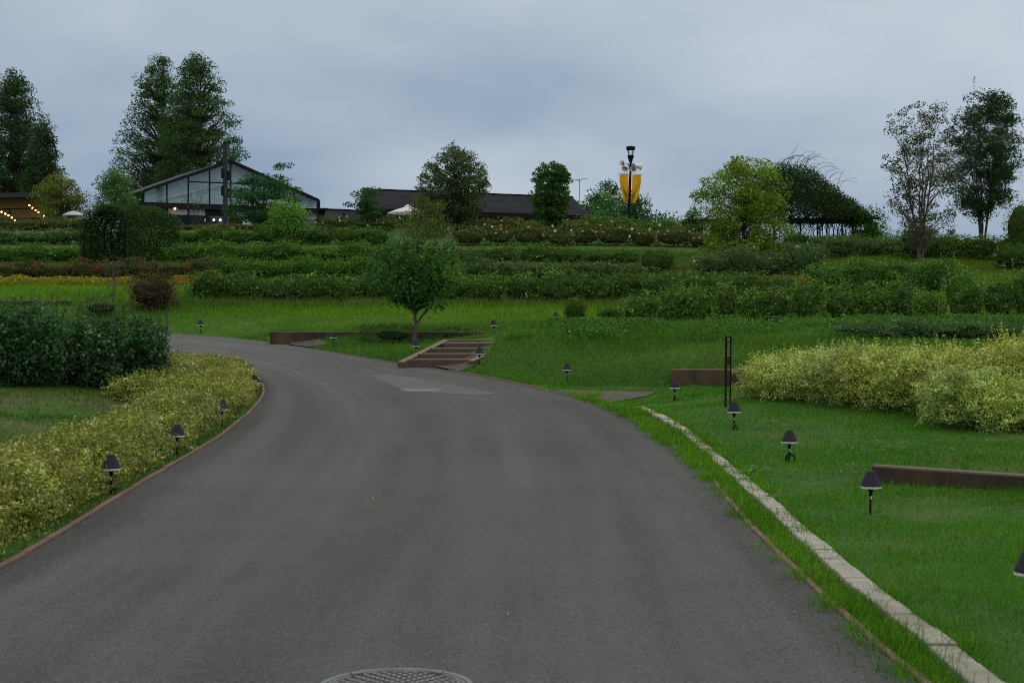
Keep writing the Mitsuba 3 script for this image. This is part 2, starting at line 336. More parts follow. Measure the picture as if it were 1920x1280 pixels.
def spot(px, d):
    """The point of the ground at distance d under picture column px."""
    return ground(xat(px, d), d)

nx, ny = len(gx), len(gy)
i, j = np.meshgrid(np.arange(nx - 1), np.arange(ny - 1), indexing='ij')
q = np.stack([i * ny + j, (i + 1) * ny + j, (i + 1) * ny + j + 1, i * ny + j + 1], -1).reshape(-1, 4)
structure('ground', (np.stack([GX, GY, z], -1).reshape(-1, 3), np.vstack([q[:, [0, 1, 2]], q[:, [0, 2, 3]]])), 'turf', smooth=True)

def sheet(poly, lift, step=.25):
    """A patch of ground cover lying on the road or terrain: points of a grid inside poly, triangulated."""
    x0, y0, x1, y1 = poly.bounds
    X, Y = np.meshgrid(np.arange(x0, x1, step), np.arange(y0, y1, step))
    p = np.stack([X.ravel(), Y.ravel()], 1)
    p = p[shapely.contains_xy(poly.buffer(-step * .4), p[:, 0], p[:, 1])]
    ring = np.array(poly.segmentize(step).exterior.coords)[:-1]
    p = np.vstack([p, ring])
    from scipy.spatial import Delaunay
    tri = Delaunay(p).simplices
    c = p[tri].mean(1)
    tri = tri[shapely.contains_xy(poly, c[:, 0], c[:, 1])]
    a, b, d_ = p[tri[:, 0]], p[tri[:, 1]], p[tri[:, 2]]
    flip = ((b - a)[:, 0] * (d_ - a)[:, 1] - (b - a)[:, 1] * (d_ - a)[:, 0]) < 0
    tri[flip] = tri[flip][:, ::-1]
    onr = road_dist(p[:, 0], p[:, 1]) < .03
    zz = np.where(onr, zroad(p[:, 1]) + .004, zt(p[:, 0], p[:, 1])) + lift
    return np.column_stack([p, zz]), tri

def pix_poly(pp):
    return shapely.Polygon([on_road(*p)[:2] for p in pp]).buffer(0)
structure('asphalt_repair', sheet(pix_poly([(690, 704), (730, 702), (800, 712), (940, 738), (900, 742), (760, 733)]).intersection(road_poly), .004), 'asphalt_patch', smooth=True)
spur = pix_poly([(1035, 733), (1140, 728), (1230, 729), (1215, 740), (1150, 756), (1115, 757)]).difference(road_poly.buffer(.09))
structure('path', sheet(spur, .02), 'path_gravel', smooth=True)
land = pix_poly([(752, 686), (790, 684), (905, 684), (900, 690), (860, 697.5), (800, 690)]).difference(road_poly.buffer(.07))
structure('path_001', sheet(max(getattr(land, 'geoms', [land]), key=lambda a: a.area), .03), 'path_gravel', smooth=True)
pth = pix_poly([(500, 637), (565, 640), (620, 650), (560, 652), (505, 642)]).difference(road_poly.buffer(.05))
structure('path_002', sheet(max(getattr(pth, 'geoms', [pth]), key=lambda a: a.area), .03), 'path_gravel', smooth=True)

# ---------------------------------------------------------------- edgings
def along(line, L, gap, y0, y1):
    seg = np.r_[0, np.cumsum(np.linalg.norm(np.diff(line[:, :2], axis=0), axis=1))]
    s = 0
    while s + L < seg[-1]:
        a, b = resample(line, 2, np.array([s + gap / 2, s + L - gap / 2]))
        s += L
        if y0 < (a[1] + b[1]) / 2 < y1: yield a, b

rng = np.random.default_rng(5)
def edge_pieces(owner, name, line, L, gap, width, height, proud, bsdf, y0, y1, jitter=.004, zf=None):
    for a, b in along(line, L, gap, y0, y1):
        m = (a + b) / 2; ln = np.linalg.norm((b - a)[:2])
        top = (zf(m[0], m[1]) if zf else zroad(m[1])) + proud + rng.uniform(-jitter, jitter)
        v, f = box(0, 0, 0, ln, width * rng.uniform(.96, 1.04), height, 0, .006)
        slope = ((zf(b[0], b[1]) if zf else zroad(b[1])) - (zf(a[0], a[1]) if zf else zroad(a[1]))) / ln
        v[:, 2] += v[:, 0] * slope
        an = math.atan2(b[1] - a[1], b[0] - a[0]) + rng.uniform(-.012, .012)
        c, s = math.cos(an), math.sin(an)
        v = v @ np.array([[c, s, 0], [-s, c, 0], [0, 0, 1]]) + [m[0], m[1], float(top) - height / 2]
        part(owner, name, (v, f), bsdf)

def offset(line, d):
    t = np.gradient(line[:, :2], axis=0); t /= np.linalg.norm(t, axis=1, keepdims=True)
    out = line.copy(); out[:, :2] += np.stack([-t[:, 1], t[:, 0]], 1) * d
    return out
labels['brick_edging'] = {'kind': 'structure', 'label': 'reddish brick edging flush with the road on the shrub side'}
labels['brick_edging_001'] = {'kind': 'structure', 'label': 'reddish brick edging between the road and the grass verge'}
used['brick_edging'] = 1
edge_pieces('brick_edging', 'brick', offset(left, .028), .6, .006, .05, .09, .022, 'edging_brick', 5, 27)
edge_pieces('brick_edging_001', 'brick', offset(right, -.028), .6, .006, .045, .09, .014, 'edging_brick', 4, 29.5)

K_PIX = [(1200, 767), (1240, 786), (1281, 810), (1318, 840), (1356, 872), (1396, 905), (1437, 940), (1490, 991), (1555, 1047), (1621, 1104), (1700, 1165), (1767, 1216), (1818, 1262)]
kerb = np.array([on_road(*p) for p in K_PIX])
kerb = np.vstack([kerb, kerb[-1] + (kerb[-1] - kerb[-3]) * 1.2])
kerb = smooth_line(kerb, 160)
labels['paver_edging'] = {'kind': 'structure', 'label': 'pale concrete paver strip through the grass beside the road'}
kz = lambda x, y: max(float(zt(x, y)), float(zroad(y))) + .012
edge_pieces('paver_edging', 'paver', kerb, .36, .008, .138, .10, .014, 'pale_concrete', 3, 40, .006, kz)
kerb_line = shapely.LineString(kerb[:, :2]).buffer(.085)
kl = offset(left, .32)
labels['paver_edging_001'] = {'kind': 'structure', 'label': 'pale concrete pavers under the shrubs beside the road'}
used['paver_edging'] = 1
edge_pieces('paver_edging_001', 'paver', kl, .36, .008, .14, .10, .03, 'pale_concrete', 5, 10.0, .006, lambda x, y: float(zt(x, y)))

# ---------------------------------------------------------------- walls and steps
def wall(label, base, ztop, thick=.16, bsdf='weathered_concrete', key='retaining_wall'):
    """base: (px, d) of the front face's foot; ztop: top heights. Blocks about a metre long with joints, and a coping."""
    k = thing(key, label, 'wall')
    P = np.array([spot(px, d) for px, d in base])
    seg = np.r_[0, np.cumsum(np.linalg.norm(np.diff(P[:, :2], axis=0), axis=1))]
    n = max(1, round(seg[-1] / 1.8))
    for a, b in zip(np.linspace(0, seg[-1], n + 1)[:-1], np.linspace(0, seg[-1], n + 1)[1:]):
        s = np.array([a + .006, b - .006])
        A, B = [np.array([np.interp(q, seg, P[:, c]) for c in range(3)]) for q in s]
        zA, zB = np.interp(s, seg, ztop)
        t = (B - A)[:2] / np.linalg.norm((B - A)[:2]); nr = np.array([-t[1], t[0]])
        lo = min(A[2], B[2]) - .25
        v = np.array([[*(A[:2]), lo], [*(B[:2]), lo], [*(B[:2]), zB], [*(A[:2]), zA]])
        bv = .014
        front = np.vstack([v, v[2:] ])
        vv = np.vstack([v[:2], np.c_[v[2:, :2], v[2:, 2] - bv], v[2:] + np.r_[nr * bv, 0],          # front bottom, front upper edge, top edge
                        v[:2] + np.r_[nr * thick, 0], v[2:] + np.r_[nr * thick, 0]])
        m = trimesh.Trimesh(vv).convex_hull
        part(k, 'panel', (np.array(m.vertices), np.array(m.faces)), bsdf)
    return k

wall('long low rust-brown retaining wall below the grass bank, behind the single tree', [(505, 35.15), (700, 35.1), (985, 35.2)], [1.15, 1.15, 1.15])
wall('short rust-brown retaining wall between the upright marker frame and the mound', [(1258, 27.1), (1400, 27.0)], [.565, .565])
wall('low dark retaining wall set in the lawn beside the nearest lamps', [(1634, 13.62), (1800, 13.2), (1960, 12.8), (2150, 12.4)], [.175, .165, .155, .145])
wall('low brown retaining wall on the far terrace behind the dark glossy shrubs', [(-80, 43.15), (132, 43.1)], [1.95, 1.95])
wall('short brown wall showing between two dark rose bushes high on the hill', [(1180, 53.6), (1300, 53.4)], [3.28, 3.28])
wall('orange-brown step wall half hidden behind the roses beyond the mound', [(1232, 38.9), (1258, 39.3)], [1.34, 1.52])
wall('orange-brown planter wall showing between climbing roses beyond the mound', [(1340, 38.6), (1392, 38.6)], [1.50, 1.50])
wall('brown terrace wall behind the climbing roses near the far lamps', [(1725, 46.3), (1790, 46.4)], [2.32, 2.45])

st = thing('garden_steps', 'four weathered concrete garden steps with sloping side walls beside the road', 'steps')
SL = [(775, 29.9), (798, 30.18), (820, 30.46), (845, 30.74)]
zf0 = at(775, 683, 29.9)[2]
for k, (px, d) in enumerate(SL):
    x0 = xat(px, d) - .16; x1 = xat([902, 918, 932, 946][k], d); dep = .55 if k < 3 else 1.2
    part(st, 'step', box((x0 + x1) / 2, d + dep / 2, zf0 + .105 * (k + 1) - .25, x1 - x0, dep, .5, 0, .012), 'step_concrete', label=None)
def cheek(a, b, za, zb, run, thick, mat='step_concrete'):
    """A side wall: foot a to head b, tops za to zb, then level for run along x."""
    t = np.r_[(b - a)[:2], 0]; t /= np.linalg.norm(t); nr = np.array([-t[1], t[0], 0]) * thick
    p = [np.r_[a[:2], zf0 - .3], np.r_[b[:2], zf0 - .3], np.r_[b[:2], zb], np.r_[a[:2], za]]
    m = trimesh.Trimesh(np.array(p + [x + nr for x in p])).convex_hull
    return np.array(m.vertices), np.array(m.faces)
A = at(758, 684, 29.75); B = at(843, 640, 31.15)
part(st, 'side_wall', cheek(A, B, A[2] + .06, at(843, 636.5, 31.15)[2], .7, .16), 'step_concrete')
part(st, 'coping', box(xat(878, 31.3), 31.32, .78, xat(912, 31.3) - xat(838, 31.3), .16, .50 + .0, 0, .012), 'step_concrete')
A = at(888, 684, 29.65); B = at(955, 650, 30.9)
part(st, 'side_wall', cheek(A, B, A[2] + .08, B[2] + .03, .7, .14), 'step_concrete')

# ---------------------------------------------------------------- manhole covers
def manhole(c, r, label, pads):
    k = thing('manhole_cover', label, 'manhole cover')
    z0 = float(zroad(c[1])) + .004
    tilt = (float(zroad(c[1] + .3)) - float(zroad(c[1] - .3))) / .6
    def put(m): 
        v = m[0].copy(); v[:, 2] += (v[:, 1] - c[1]) * tilt
        return v, m[1]
    part(k, 'rim', put(lathe([(r * .93, -.02), (r * .93, .008), (r * .94, .010), (r * .995, .010), (r, .006), (r, -.02)], (c[0], c[1], z0), 64)), 'iron')
    part(k, 'lid', put(lathe([(0, .006), (r * .83, .006), (r * .84, .001), (r * .875, .001), (r * .88, .006), (r * .918, .006), (r * .925, -.02)], (c[0], c[1], z0), 64)), 'iron')
    if not pads: return
    for ring, (rr, n) in enumerate([(.10, 4), (.19, 8), (.28, 12), (.37, 16), (.46, 20), (.55, 24), (.64, 28), (.73, 32), (.795, 36)]):
        for q in range(n):
            a0 = (q + .5 * (ring % 2)) / n * 2 * math.pi
            wd, ln = (.052 if rr < .78 else .03) * r, 2 * math.pi * rr * r / n * .60
            part(k, 'cell', put(box(c[0] + rr * r * math.cos(a0), c[1] + rr * r * math.sin(a0), z0 + .006, wd, ln, .006, a0, .0015)), 'dark_recess')
    for q in range(5):
        a0 = 1.0 + q * 2 * math.pi / 5
        part(k, 'bolt', put(box(c[0] + .90 * r * math.cos(a0), c[1] + .90 * r * math.sin(a0), z0 + .009, .03, .055, .012, a0, .003)), 'iron')
manhole(on_road(742, 1291), .318, 'round iron manhole cover with rings of small dark cells in the road nearest the viewer', True)
manhole(on_road(790, 731.5), .36, 'pale round manhole cover in the road near the bend, below the steps', False)
for k_ in list(scene):
    if k_.startswith('manhole_cover_001__'): scene[k_]['bsdf'] = {'type': 'ref', 'id': 'worn_cover'}
scene['worn_cover'] = plain((.15, .15, .145), .9, specular=.1)

# ---------------------------------------------------------------- small garden lamps
def lamp(px, d, label, coil=0, lean=0.0, dz=0.0, scale=1.0, at_xyz=None):
    k = thing('garden_lamp', label, 'garden lamp', 'low garden lamps along the road and terraces')
    b = spot(px, d) if at_xyz is None else np.asarray(at_xyz, float)
    b = b + [0, 0, dz]
    R = .085
    def put(m):
        v = m[0] * scale
        v = v + np.outer(v[:, 2], [lean, 0.0, 0])
        return v + b, m[1]
    S = 20
    part(k, 'stem', put(tube([(0, 0, -.08), (0, 0, .12), (0, 0, .19)], .0095, 8)), 'black_metal', smooth=40)
    part(k, 'collar', put(lathe([(.0096, .150), (.013, .155), (.016, .185), (.027, .212), (.012, .214)], (0, 0, 0), S)), 'black_metal', smooth=40)
    part(k, 'tag', put(box(.003, -.0105, .135, .010, .003, .026)), 'label_white')
    part(k, 'rim', put(lathe([(.0, .212), (R * .97, .210), (R, .214), (R, .226), (R * .9, .231)], (0, 0, 0), S)), 'lamp_rim', smooth=35)
    part(k, 'shade', put(lathe([(R * .985, .227), (R * 1.0, .230), (R * .985, .236), (.034, .345), (.028, .350), (0, .352)], (0, 0, 0), S)), 'lamp_shade', smooth=35)
    if coil:
        for q in range(3):
            a = np.linspace(0, 2 * math.pi, 22); rr = coil * (1 - .06 * q)
            p = np.stack([rr * np.cos(a) + .012, -.014 - .008 * q + .02 * np.sin(a + q), rr * np.sin(a) + rr * .85], 1)
            part(k, 'cable', put(tube(p, .0055, 5, False)), 'black_metal', smooth=True)
    return k

LAMPS = [
    (1633, 11.9, 'garden lamp standing just beside the end of the low lawn wall', 0.0, .02), (1480, 15.9, 'garden lamp on the lawn with a big ring of black cable at its foot', .052, .02),
    (1377, 18.3, 'garden lamp on the lawn directly in front of the upright marker frame', .028, .0), (1265, 23.8, 'garden lamp in front of the short rust-brown wall', .035, .02),
    (1063, 28, 'garden lamp alone on the smooth front slope of the grass mound', 0, 0), (899, 29.6, 'garden lamp in front of the steps at the edge of the mound', 0, 0), (926, 32.6, 'garden lamp at the head of the steps, under the long wall', 0, 0),
    (780, 31.2, 'garden lamp at the foot of the single tree, beside the steps', 0, 0), (625, 33.9, 'garden lamp in front of the long low wall where the gravel ends', .03, 0), (376, 39.2, 'garden lamp on the grass bank beside the far bend of the road', .03, 0),
    (32, 42.2, 'garden lamp in front of the low wall on the far terrace', 0, 0),
    (207, 13.1, 'garden lamp at the front of the yellow-green shrubs, the nearest one there', 0.03, 0), (331, 16.45, 'second garden lamp along the yellow-green shrubs beside the road', 0, .02), (415, 19.9, 'third garden lamp along the yellow-green shrubs beside the road', 0, .04), (482, 24.7, 'garden lamp tilting among the shrubs at the road bend', 0, -.12),
    (1936, 7.65, 'garden lamp cut by the picture edge on the near lawn', 0, 0),
    (1042, 36.6, 'garden lamp almost hidden behind the crest of the mound', 0, 0), (1352, 37.6, 'garden lamp in front of the planter wall between climbing roses', 0, 0),
    (1818, 48.0, 'garden lamp on the bare earth of the highest terrace', 0, 0), (1880, 51, 'garden lamp on the grass below the topmost rose bushes', 0, 0), (1770, 45.5, 'garden lamp behind the climbing roses below the earth bank', 0, 0),
    (672, 48.2, 'garden lamp in a gap of the hedge rows beside the crown of the single tree', 0, 0),
]
LIFT = {415: .02, 482: .03}
for px, d, lab, coil, lean in LAMPS:
    lamp(px, d, lab, coil, lean, LIFT.get(px, 0))

# ---------------------------------------------------------------- upright marker frame
mk = thing('marker_frame', 'tall black double-post marker frame standing on the lawn beside the big shrubs', 'marker post')
b0, b1 = spot(1360.5, 21.0), spot(1369, 21.05)
ztop = at(1365, 631, 21)[2]
h = ztop - b0[2]
for s, b in ((0, b0), (1, b1)):
    top = np.array([xat(1361.5 + 9 * s, 21), 21.0, ztop - .012])
    part(mk, 'post', beam(b - [0, 0, .1], top, .016, .03), 'black_metal')
part(mk, 'cap', box(xat(1366, 21), 21, ztop - .004, .092, .034, .012, 0, .002), 'black_metal')
part(mk, 'plate', box(xat(1366, 21), 21, ztop - .05, .055, .02, .055, 0, .002), 'black_metal')
part(mk, 'label', box(xat(1366, 21), 20.989, ztop - .046, .034, .003, .026), 'grey_metal')
for q in range(3):
    part(mk, 'plate', box(xat(1365.5, 21), 21, ztop - .30 - .035 * q, .058, .022, .026, 0, .002), 'black_metal')

# ---------------------------------------------------------------- plants: leaf clouds
def leaf_mesh(rng, c, size, cols, spread=.35, out=None, up=.5, aspect=.5, gain=1.9):
    """One folded leaf (two triangles) at each centre. cols: two colours to run between; each leaf its own tone. out: preferred normals."""
    n = len(c)
    nr = rng.normal(size=(n, 3)); nr /= np.linalg.norm(nr, axis=1, keepdims=True)
    nr = nr + (0 if out is None else out * .9) + np.array([0, 0, up]); nr /= np.linalg.norm(nr, axis=1, keepdims=True) + 1e-9
    t = np.cross(nr, rng.normal(size=(n, 3))); t /= np.linalg.norm(t, axis=1, keepdims=True) + 1e-9
    b = np.cross(nr, t)
    s = size * rng.lognormal(0, .25, n)[:, None]
    fold = rng.uniform(.05, .3, (n, 1)) * s
    v = np.stack([c - t * s * .5, c + b * s * aspect * .5 + nr * fold, c + t * s * .5 - nr * fold * .6, c - b * s * aspect * .5 + nr * fold], 1)
    k = np.arange(n)[:, None] * 4
    f = np.hstack([k + [[0, 1, 2]], k + [[0, 2, 3]]]).reshape(-1, 3)
    cols = np.asarray(cols, float)
    cols = cols * gain
    m = rng.beta(1.2, 1.6, (n, 1))
    col = (cols[0] * (1 - m) + cols[1] * m) * rng.lognormal(0, spread, (n, 1))
    if len(cols) > 2:
        pick = rng.random(n) < .10
        col[pick] = cols[2] * rng.lognormal(0, .2, (pick.sum(), 1))
    return v.reshape(-1, 3), f, np.clip(np.repeat(col, 4, 0), .002, .9)

def cat3(parts):
    v, f, c, k = [], [], [], 0
    for a, b, d in parts:
        v.append(a); f.append(b + k); c.append(d); k += len(a)
    return np.vstack(v), np.vstack(f), np.vstack(c)

ICO = {s: trimesh.creation.icosphere(s) for s in (1, 2)}
def dome_dirs(rng, n, low=-.95):
    d = rng.normal(size=(n, 3)); d /= np.linalg.norm(d, axis=1, keepdims=True)
    return d

def bush(rng, base, rx, ry, h, n, leaf, cols, power=2.8, rough=.28, core=.80, sprigs=0, rz=0.0, spread=.3, aspect=.5, foot=.0, gain=1.9):
    """A rounded shrub: leaves in the outer shell of a lumpy body that stands on base."""
    seed = rng.uniform(0, 100, 3)
    c0, s0 = math.cos(rz), math.sin(rz)
    def body(d, r):
        lum = 1 + rough * 2 * (meshkit.fbm(d * 2.3 + seed, 3, 1) - .5) + rough * .9 * (meshkit.fbm(d * 6.5 + seed, 2, 2) - .5)
        k = (np.abs(d) ** power).sum(1) ** (-1 / power)
        p = d * (k * lum * r)[:, None] * [rx, ry, h * (.5 - foot / 2)]
        p[:, 2] += h * (.5 + foot / 2)
        p = p @ np.array([[c0, s0, 0], [-s0, c0, 0], [0, 0, 1]])
        return p + base
    d = dome_dirs(rng, n)
    r = 1 - np.abs(rng.normal(0, .16, n)) + rng.exponential(.035, n)
    lv, lf, lc = leaf_mesh(rng, body(d, r), leaf, cols, spread, d, .45, aspect, gain)
    tone_ = np.exp(1.5 * (meshkit.noise(d * 4.0 + seed, 5) - .5))
    parts = [(lv, lf, np.clip(lc * np.repeat(tone_, 4)[:, None], .002, .9))]
    if core:
        m = ICO[2 if n > 1500 else 1]
        v = np.array(m.vertices)
        tone = np.asarray(cols[0]) * gain
        parts.append((body(v, np.full(len(v), core)), np.array(m.faces), np.repeat(tone[None], len(v), 0)))
    for _ in range(sprigs):
        a = rng.uniform(0, 2 * math.pi); q = rng.uniform(0, .85)
        foot_ = body(np.array([[q * math.cos(a), q * math.sin(a), .7]]) / np.linalg.norm([q, .7]), np.array([.95]))[0]
        L = h * rng.uniform(.07, .22)
        dr_ = np.array([rng.normal(0, .3), rng.normal(0, .3), 1]); m = max(6, int(L / leaf * 3.0))
        cc = foot_ + np.outer(np.linspace(0, L, m), dr_) + rng.normal(0, leaf * .3, (m, 3))
        parts.append(leaf_mesh(rng, cc, leaf * .9, cols, spread, None, .5, aspect, gain))
    return cat3(parts), body

def blossom_mesh(rng, c, size, col, tones=.15):
    """Small open flowers: each a cup of five petals."""
    v, f, cl, k = [], [], [], 0
    for p in c:
        n = rng.normal(size=3) + [0, -1.0, .8]; n /= np.linalg.norm(n)
        a = np.cross(n, [0.2, .3, 1]); a /= np.linalg.norm(a); b = np.cross(n, a); s = size * rng.uniform(.7, 1.25)
        tone = np.asarray(col) * rng.uniform(1 - tones, 1 + tones)
        for q in range(5):
            t0 = q * 2 * math.pi / 5
            d = a * math.cos(t0) + b * math.sin(t0); e = -a * math.sin(t0) + b * math.cos(t0)
            v += [p, p + d * s * .4 + e * s * .32 + n * s * .15, p + d * s * .55 + n * s * .3, p + d * s * .4 - e * s * .32 + n * s * .15]
            f += [[k, k + 1, k + 2], [k, k + 2, k + 3]]; cl += [tone] * 4; k += 4
    return np.array(v), np.array(f), np.clip(np.array(cl), 0, .9)

DK = [(0.0288, 0.055, 0.0127), (0.0624, 0.11, 0.0221)]
MD = [(0.0288, 0.0638, 0.0119), (0.072, 0.1265, 0.0221)]
DG = [(0.0288, 0.0528, 0.017), (0.066, 0.0968, 0.0323), (0.102, 0.1265, 0.051)]
OL = [(.035, .048, .014), (.085, .090, .024)]
RD = [(.030, .036, .016), (.070, .068, .024), (.10, .05, .03)]
GL = [(.024, .046, .016), (.052, .088, .030), (.08, .11, .055)]
ROSE = {'white': (.75, .72, .62), 'pink': (.62, .32, .27), 'red': (.34, .030, .022), 'yellow': (.75, .55, .03), 'peach': (.62, .36, .20)}

def bush_thing(rng, kind, label, category, group, px, d, wpx, h, n, leaf, cols, depth=1.0, flowers=None, dz=-.04, **kw):
    """A shrub as a thing (foliage, stems and, where it flowers, blossom) wpx picture columns wide at distance d."""
    b = spot(px, d) + [0, 0, dz]
    rx = wpx / F * d / 2
    (v, f, c), body = bush(rng, b, rx, rx * depth, h, n, leaf, cols, **kw)
    k = thing(kind, label, category, group)
    part(k, 'foliage', (v, f), 'leaf', color=c)
    stems = []
    for _ in range(4):
        a = rng.uniform(0, 6.28)
        tip = b + [rx * .5 * math.cos(a), rx * .5 * math.sin(a), h * .55]
        stems.append(tube([b + [.05 * math.cos(a), .05 * math.sin(a), -.05], (b + tip) / 2 + [0, 0, h * .05], tip], [.016, .012, .006], 4, False))
    part(k, 'stem', cat(stems), 'bark')
    if flowers:
        for col, m, s in flowers:
            dd = dome_dirs(rng, m); dd[:, 2] = np.abs(dd[:, 2]) * rng.choice([1, .4], m); dd[:, 1] = -np.abs(dd[:, 1]); dd /= np.linalg.norm(dd, axis=1, keepdims=True)
            part(k, 'blossom', blossom_mesh(rng, body(dd, np.full(m, 1.02)), s, ROSE[col])[:2], 'petal',
                 color=np.repeat(np.asarray(ROSE[col])[None], m * 20, 0), kind='stuff' if m > 1 else None)
    return k

def row(seed, kind, label, px0, px1, d, h, n, leaf, cols, step=.95, depth=1.0, flowers=None, hj=.18, d1=None, **kw):
    rng = np.random.default_rng(seed)
    d1 = d1 or d
    x = px0
    while x < px1:
        dd = d + (d1 - d) * (x - px0) / (px1 - px0)
        wp = step * F / dd * rng.uniform(.9, 1.25)
        fl = None
        if flowers:
            fl = [(c, int(m * rng.uniform(.3, 1.6)), s) for c, m, s in flowers]
            fl = [q for q in fl if q[1] > 0]
        bush_thing(rng, kind, label, 'shrub', label, x + wp / 2, dd + rng.uniform(-.18, .18), wp * 1.34, h * 1.0 * rng.uniform(1 - hj, 1 + hj), int(n * 1.5), leaf, cols, depth * .75, fl, **{**dict(power=3.0, rough=.42, core=.70, sprigs=2, spread=.34, gain=2.5), **kw})
        x += wp * .98

H = 'hedge_shrub'; RB = 'rose_bush'
row(11, H, 'dark green shrub in the lowest long hedge row above the grass bank', 362, 1440, 44.4, .86, 900, .075, DK, 1.0, .8)
row(12, RB, 'rose bush with red flowers in the row above the yellow ground cover', -20, 372, 50.2, .66, 700, .06, RD, .95, .8, [('red', 3, .09)])
row(13, H, 'mid green shrub in the second hedge row, between the red roses and the single tree', 385, 700, 50.2, .72, 800, .06, MD, .95, .8)
row(14, H, 'dark grey-green shrub in the second hedge row beyond the single tree', 868, 1168, 50.2, .68, 800, .06, DG, .95, .8, [('white', 1, .06)])
row(15, H, 'dark shrub in the second hedge row behind the orange ground cover', 1300, 1520, 51.5, .98, 1000, .065, DG, 1.05, .9, [('peach', 1, .09)])
row(16, H, 'fresh green shrub in the third hedge row near the rose arch', -20, 160, 56, .72, 700, .066, MD, 1.05, .8)
row(17, H, 'green shrub in the third hedge row between the rose arch and the single tree', 322, 700, 56, .74, 700, .066, MD, 1.05, .8)
row(18, H, 'dark green shrub in the third hedge row, above the grey-green row', 860, 1170, 56, .62, 700, .066, DK, 1.05, .8)
row(19, H, 'dark shrub in the fourth hedge row beside the rose arch', -20, 165, 62, .70, 600, .07, DG, 1.1, .8)
row(20, H, 'dark green shrub in the fourth hedge row below the glass pavilion', 322, 700, 62, .74, 600, .07, DK, 1.1, .8)
row(21, RB, 'rose bush with pink and cream flowers on the upper terrace below the banner pole', 850, 1300, 62, .82, 700, .07, OL, 1.1, .8, [('pink', 6, .10), ('white', 2, .09)])
row(22, H, 'low olive shrub at the top of the hill below the yellow building', -20, 160, 70, .62, 500, .075, OL, 1.15, .8)
row(23, RB, 'olive rose bush at the foot of the glass pavilion', 325, 480, 71, .30, 550, .075, RD, 1.15, .8)
row(24, RB, 'rose bush dotted with cream flowers below the grey block wall', 600, 715, 70, .74, 600, .075, OL, 1.15, .8, [('white', 9, .09)])
row(25, H, 'olive green shrub at the hilltop below the slate roof', 840, 1105, 71, .66, 550, .075, OL, 1.15, .8, [('yellow', 1, .09)])
row(26, H, 'leafy hilltop shrub between the columnar tree and the yellow-green tree', 1085, 1310, 70, .78, 600, .075, MD, 1.15, .8, [('pink', 2, .09)])
row(27, H, 'dark shrub in the high row below the vine pergola', 1440, 1720, 58, .72, 800, .068, DG, 1.05, .8, [('red', 1, .08)])
row(28, H, 'dense green shrub of the topmost row beside the tall vase-shaped tree', 1690, 1870, 56, 1.12, 1100, .068, DK, 1.05, .9)
row(29, H, 'green shrub below the vine pergola with sky behind it', 1470, 1700, 63, .70, 600, .07, DK, 1.1, .8)
row(30, H, 'large fresh green shrub in the clump below the sparse tree', 1515, 1745, 46, 1.12, 1500, .068, MD, 1.15, .9, core=.7)
row(31, H, 'low dark shrub on the mound behind the big yellow-green bushes', 1570, 1990, 29.2, .36, 800, .045, GL, .85, .9)
rng = np.random.default_rng(77)
bush_thing(rng, RB, 'small upright rose bush standing alone, first of those beyond the mound', 'rose bush', None, 1078, 37.8, 40, .64, 900, .045, DK, 1.0)
bush_thing(rng, RB, 'small round rose bush, second of those beyond the mound', 'rose bush', None, 1142, 37.8, 46, .46, 900, .045, DK, 1.0)
CLIMB = [(1203, 74, .70, DK, 1), (1262, 60, .80, MD, 0), (1303, 78, .86, MD, 0), (1360, 44, .86, DK, 0), (1412, 56, .74, MD, 0), (1455, 58, .82, DK, 0), (1512, 62, .96, MD, 1), (1575, 70, .84, MD, 0), (1632, 66, .82, DK, 0), (1690, 70, .88, DK, 0), (1738, 50, .66, MD, 0), (1805, 76, 1.16, MD, 0), (1872, 70, 1.0, DK, 0), (1925, 64, 1.1, MD, 0)]
ORD = 'first second third fourth fifth sixth seventh eighth ninth tenth eleventh twelfth thirteenth fourteenth'.split()
for o_, (px, w_, h_, cc, fl) in zip(ORD, CLIMB):
    bush_thing(rng, RB, f'{o_} staked climbing rose beyond the mound, counting from the two small lone bushes', 'rose bush', 'staked climbing roses in the loose row beyond the mound', px, 37.6 - (px > 1700) * 1.0, w_ * 1.15, h_ * 1.22, 1900, .052,
               [cc[0], cc[1], (.15, .17, .03)], .9, [('yellow', 1, .075)] if fl else None, sprigs=6, rough=.45, core=.62, gain=2.5)
bush_thing(rng, H, 'round dark shrub standing alone between two patches of grass high on the hill', 'shrub', None, 1232, 52.2, 76, .88, 1300, .06, DK, .9)
bush_thing(rng, H, 'red-brown leaved round shrub at the edge of the grass bank', 'shrub', None, 286, 42.6, 92, 1.08, 2600, .05, [(.040, .036, .018), (.085, .060, .026), (.11, .045, .03)], .9, core=.7)
bush_thing(rng, H, 'dark rose shrub with deep red flowers at the far end of the top row', 'shrub', None, 1928, 55.5, 92, 2.35, 2200, .07, DK, .9, [('red', 9, .10)])
bush_thing(rng, H, 'shrub under the tall dark red rose at the end of the top row', 'shrub', None, 1900, 52.5, 76, .9, 1300, .065, DK, .9, [('pink', 2, .08)])
bush_thing(rng, H, 'grey-green wispy shrub on the bank beside the bare pale stems', 'shrub', None, 190, 42.3, 95, .52, 1200, .045, [(.03, .05, .022), (.075, .095, .05)], .7, core=.5, sprigs=14)
bush_thing(rng, H, 'dark feathery weeds growing round the foot of the single tree', 'weeds', None, 735, 34.4, 130, .44, 1500, .035, [(.018, .038, .016), (.05, .075, .03)], .25, core=.45, sprigs=40)
bush_thing(rng, H, 'feathery weeds in front of the long wall, behind the steps', 'weeds', None, 850, 34.2, 90, .38, 900, .035, [(.018, .038, .016), (.05, .08, .03)], .3, core=.4, sprigs=30)
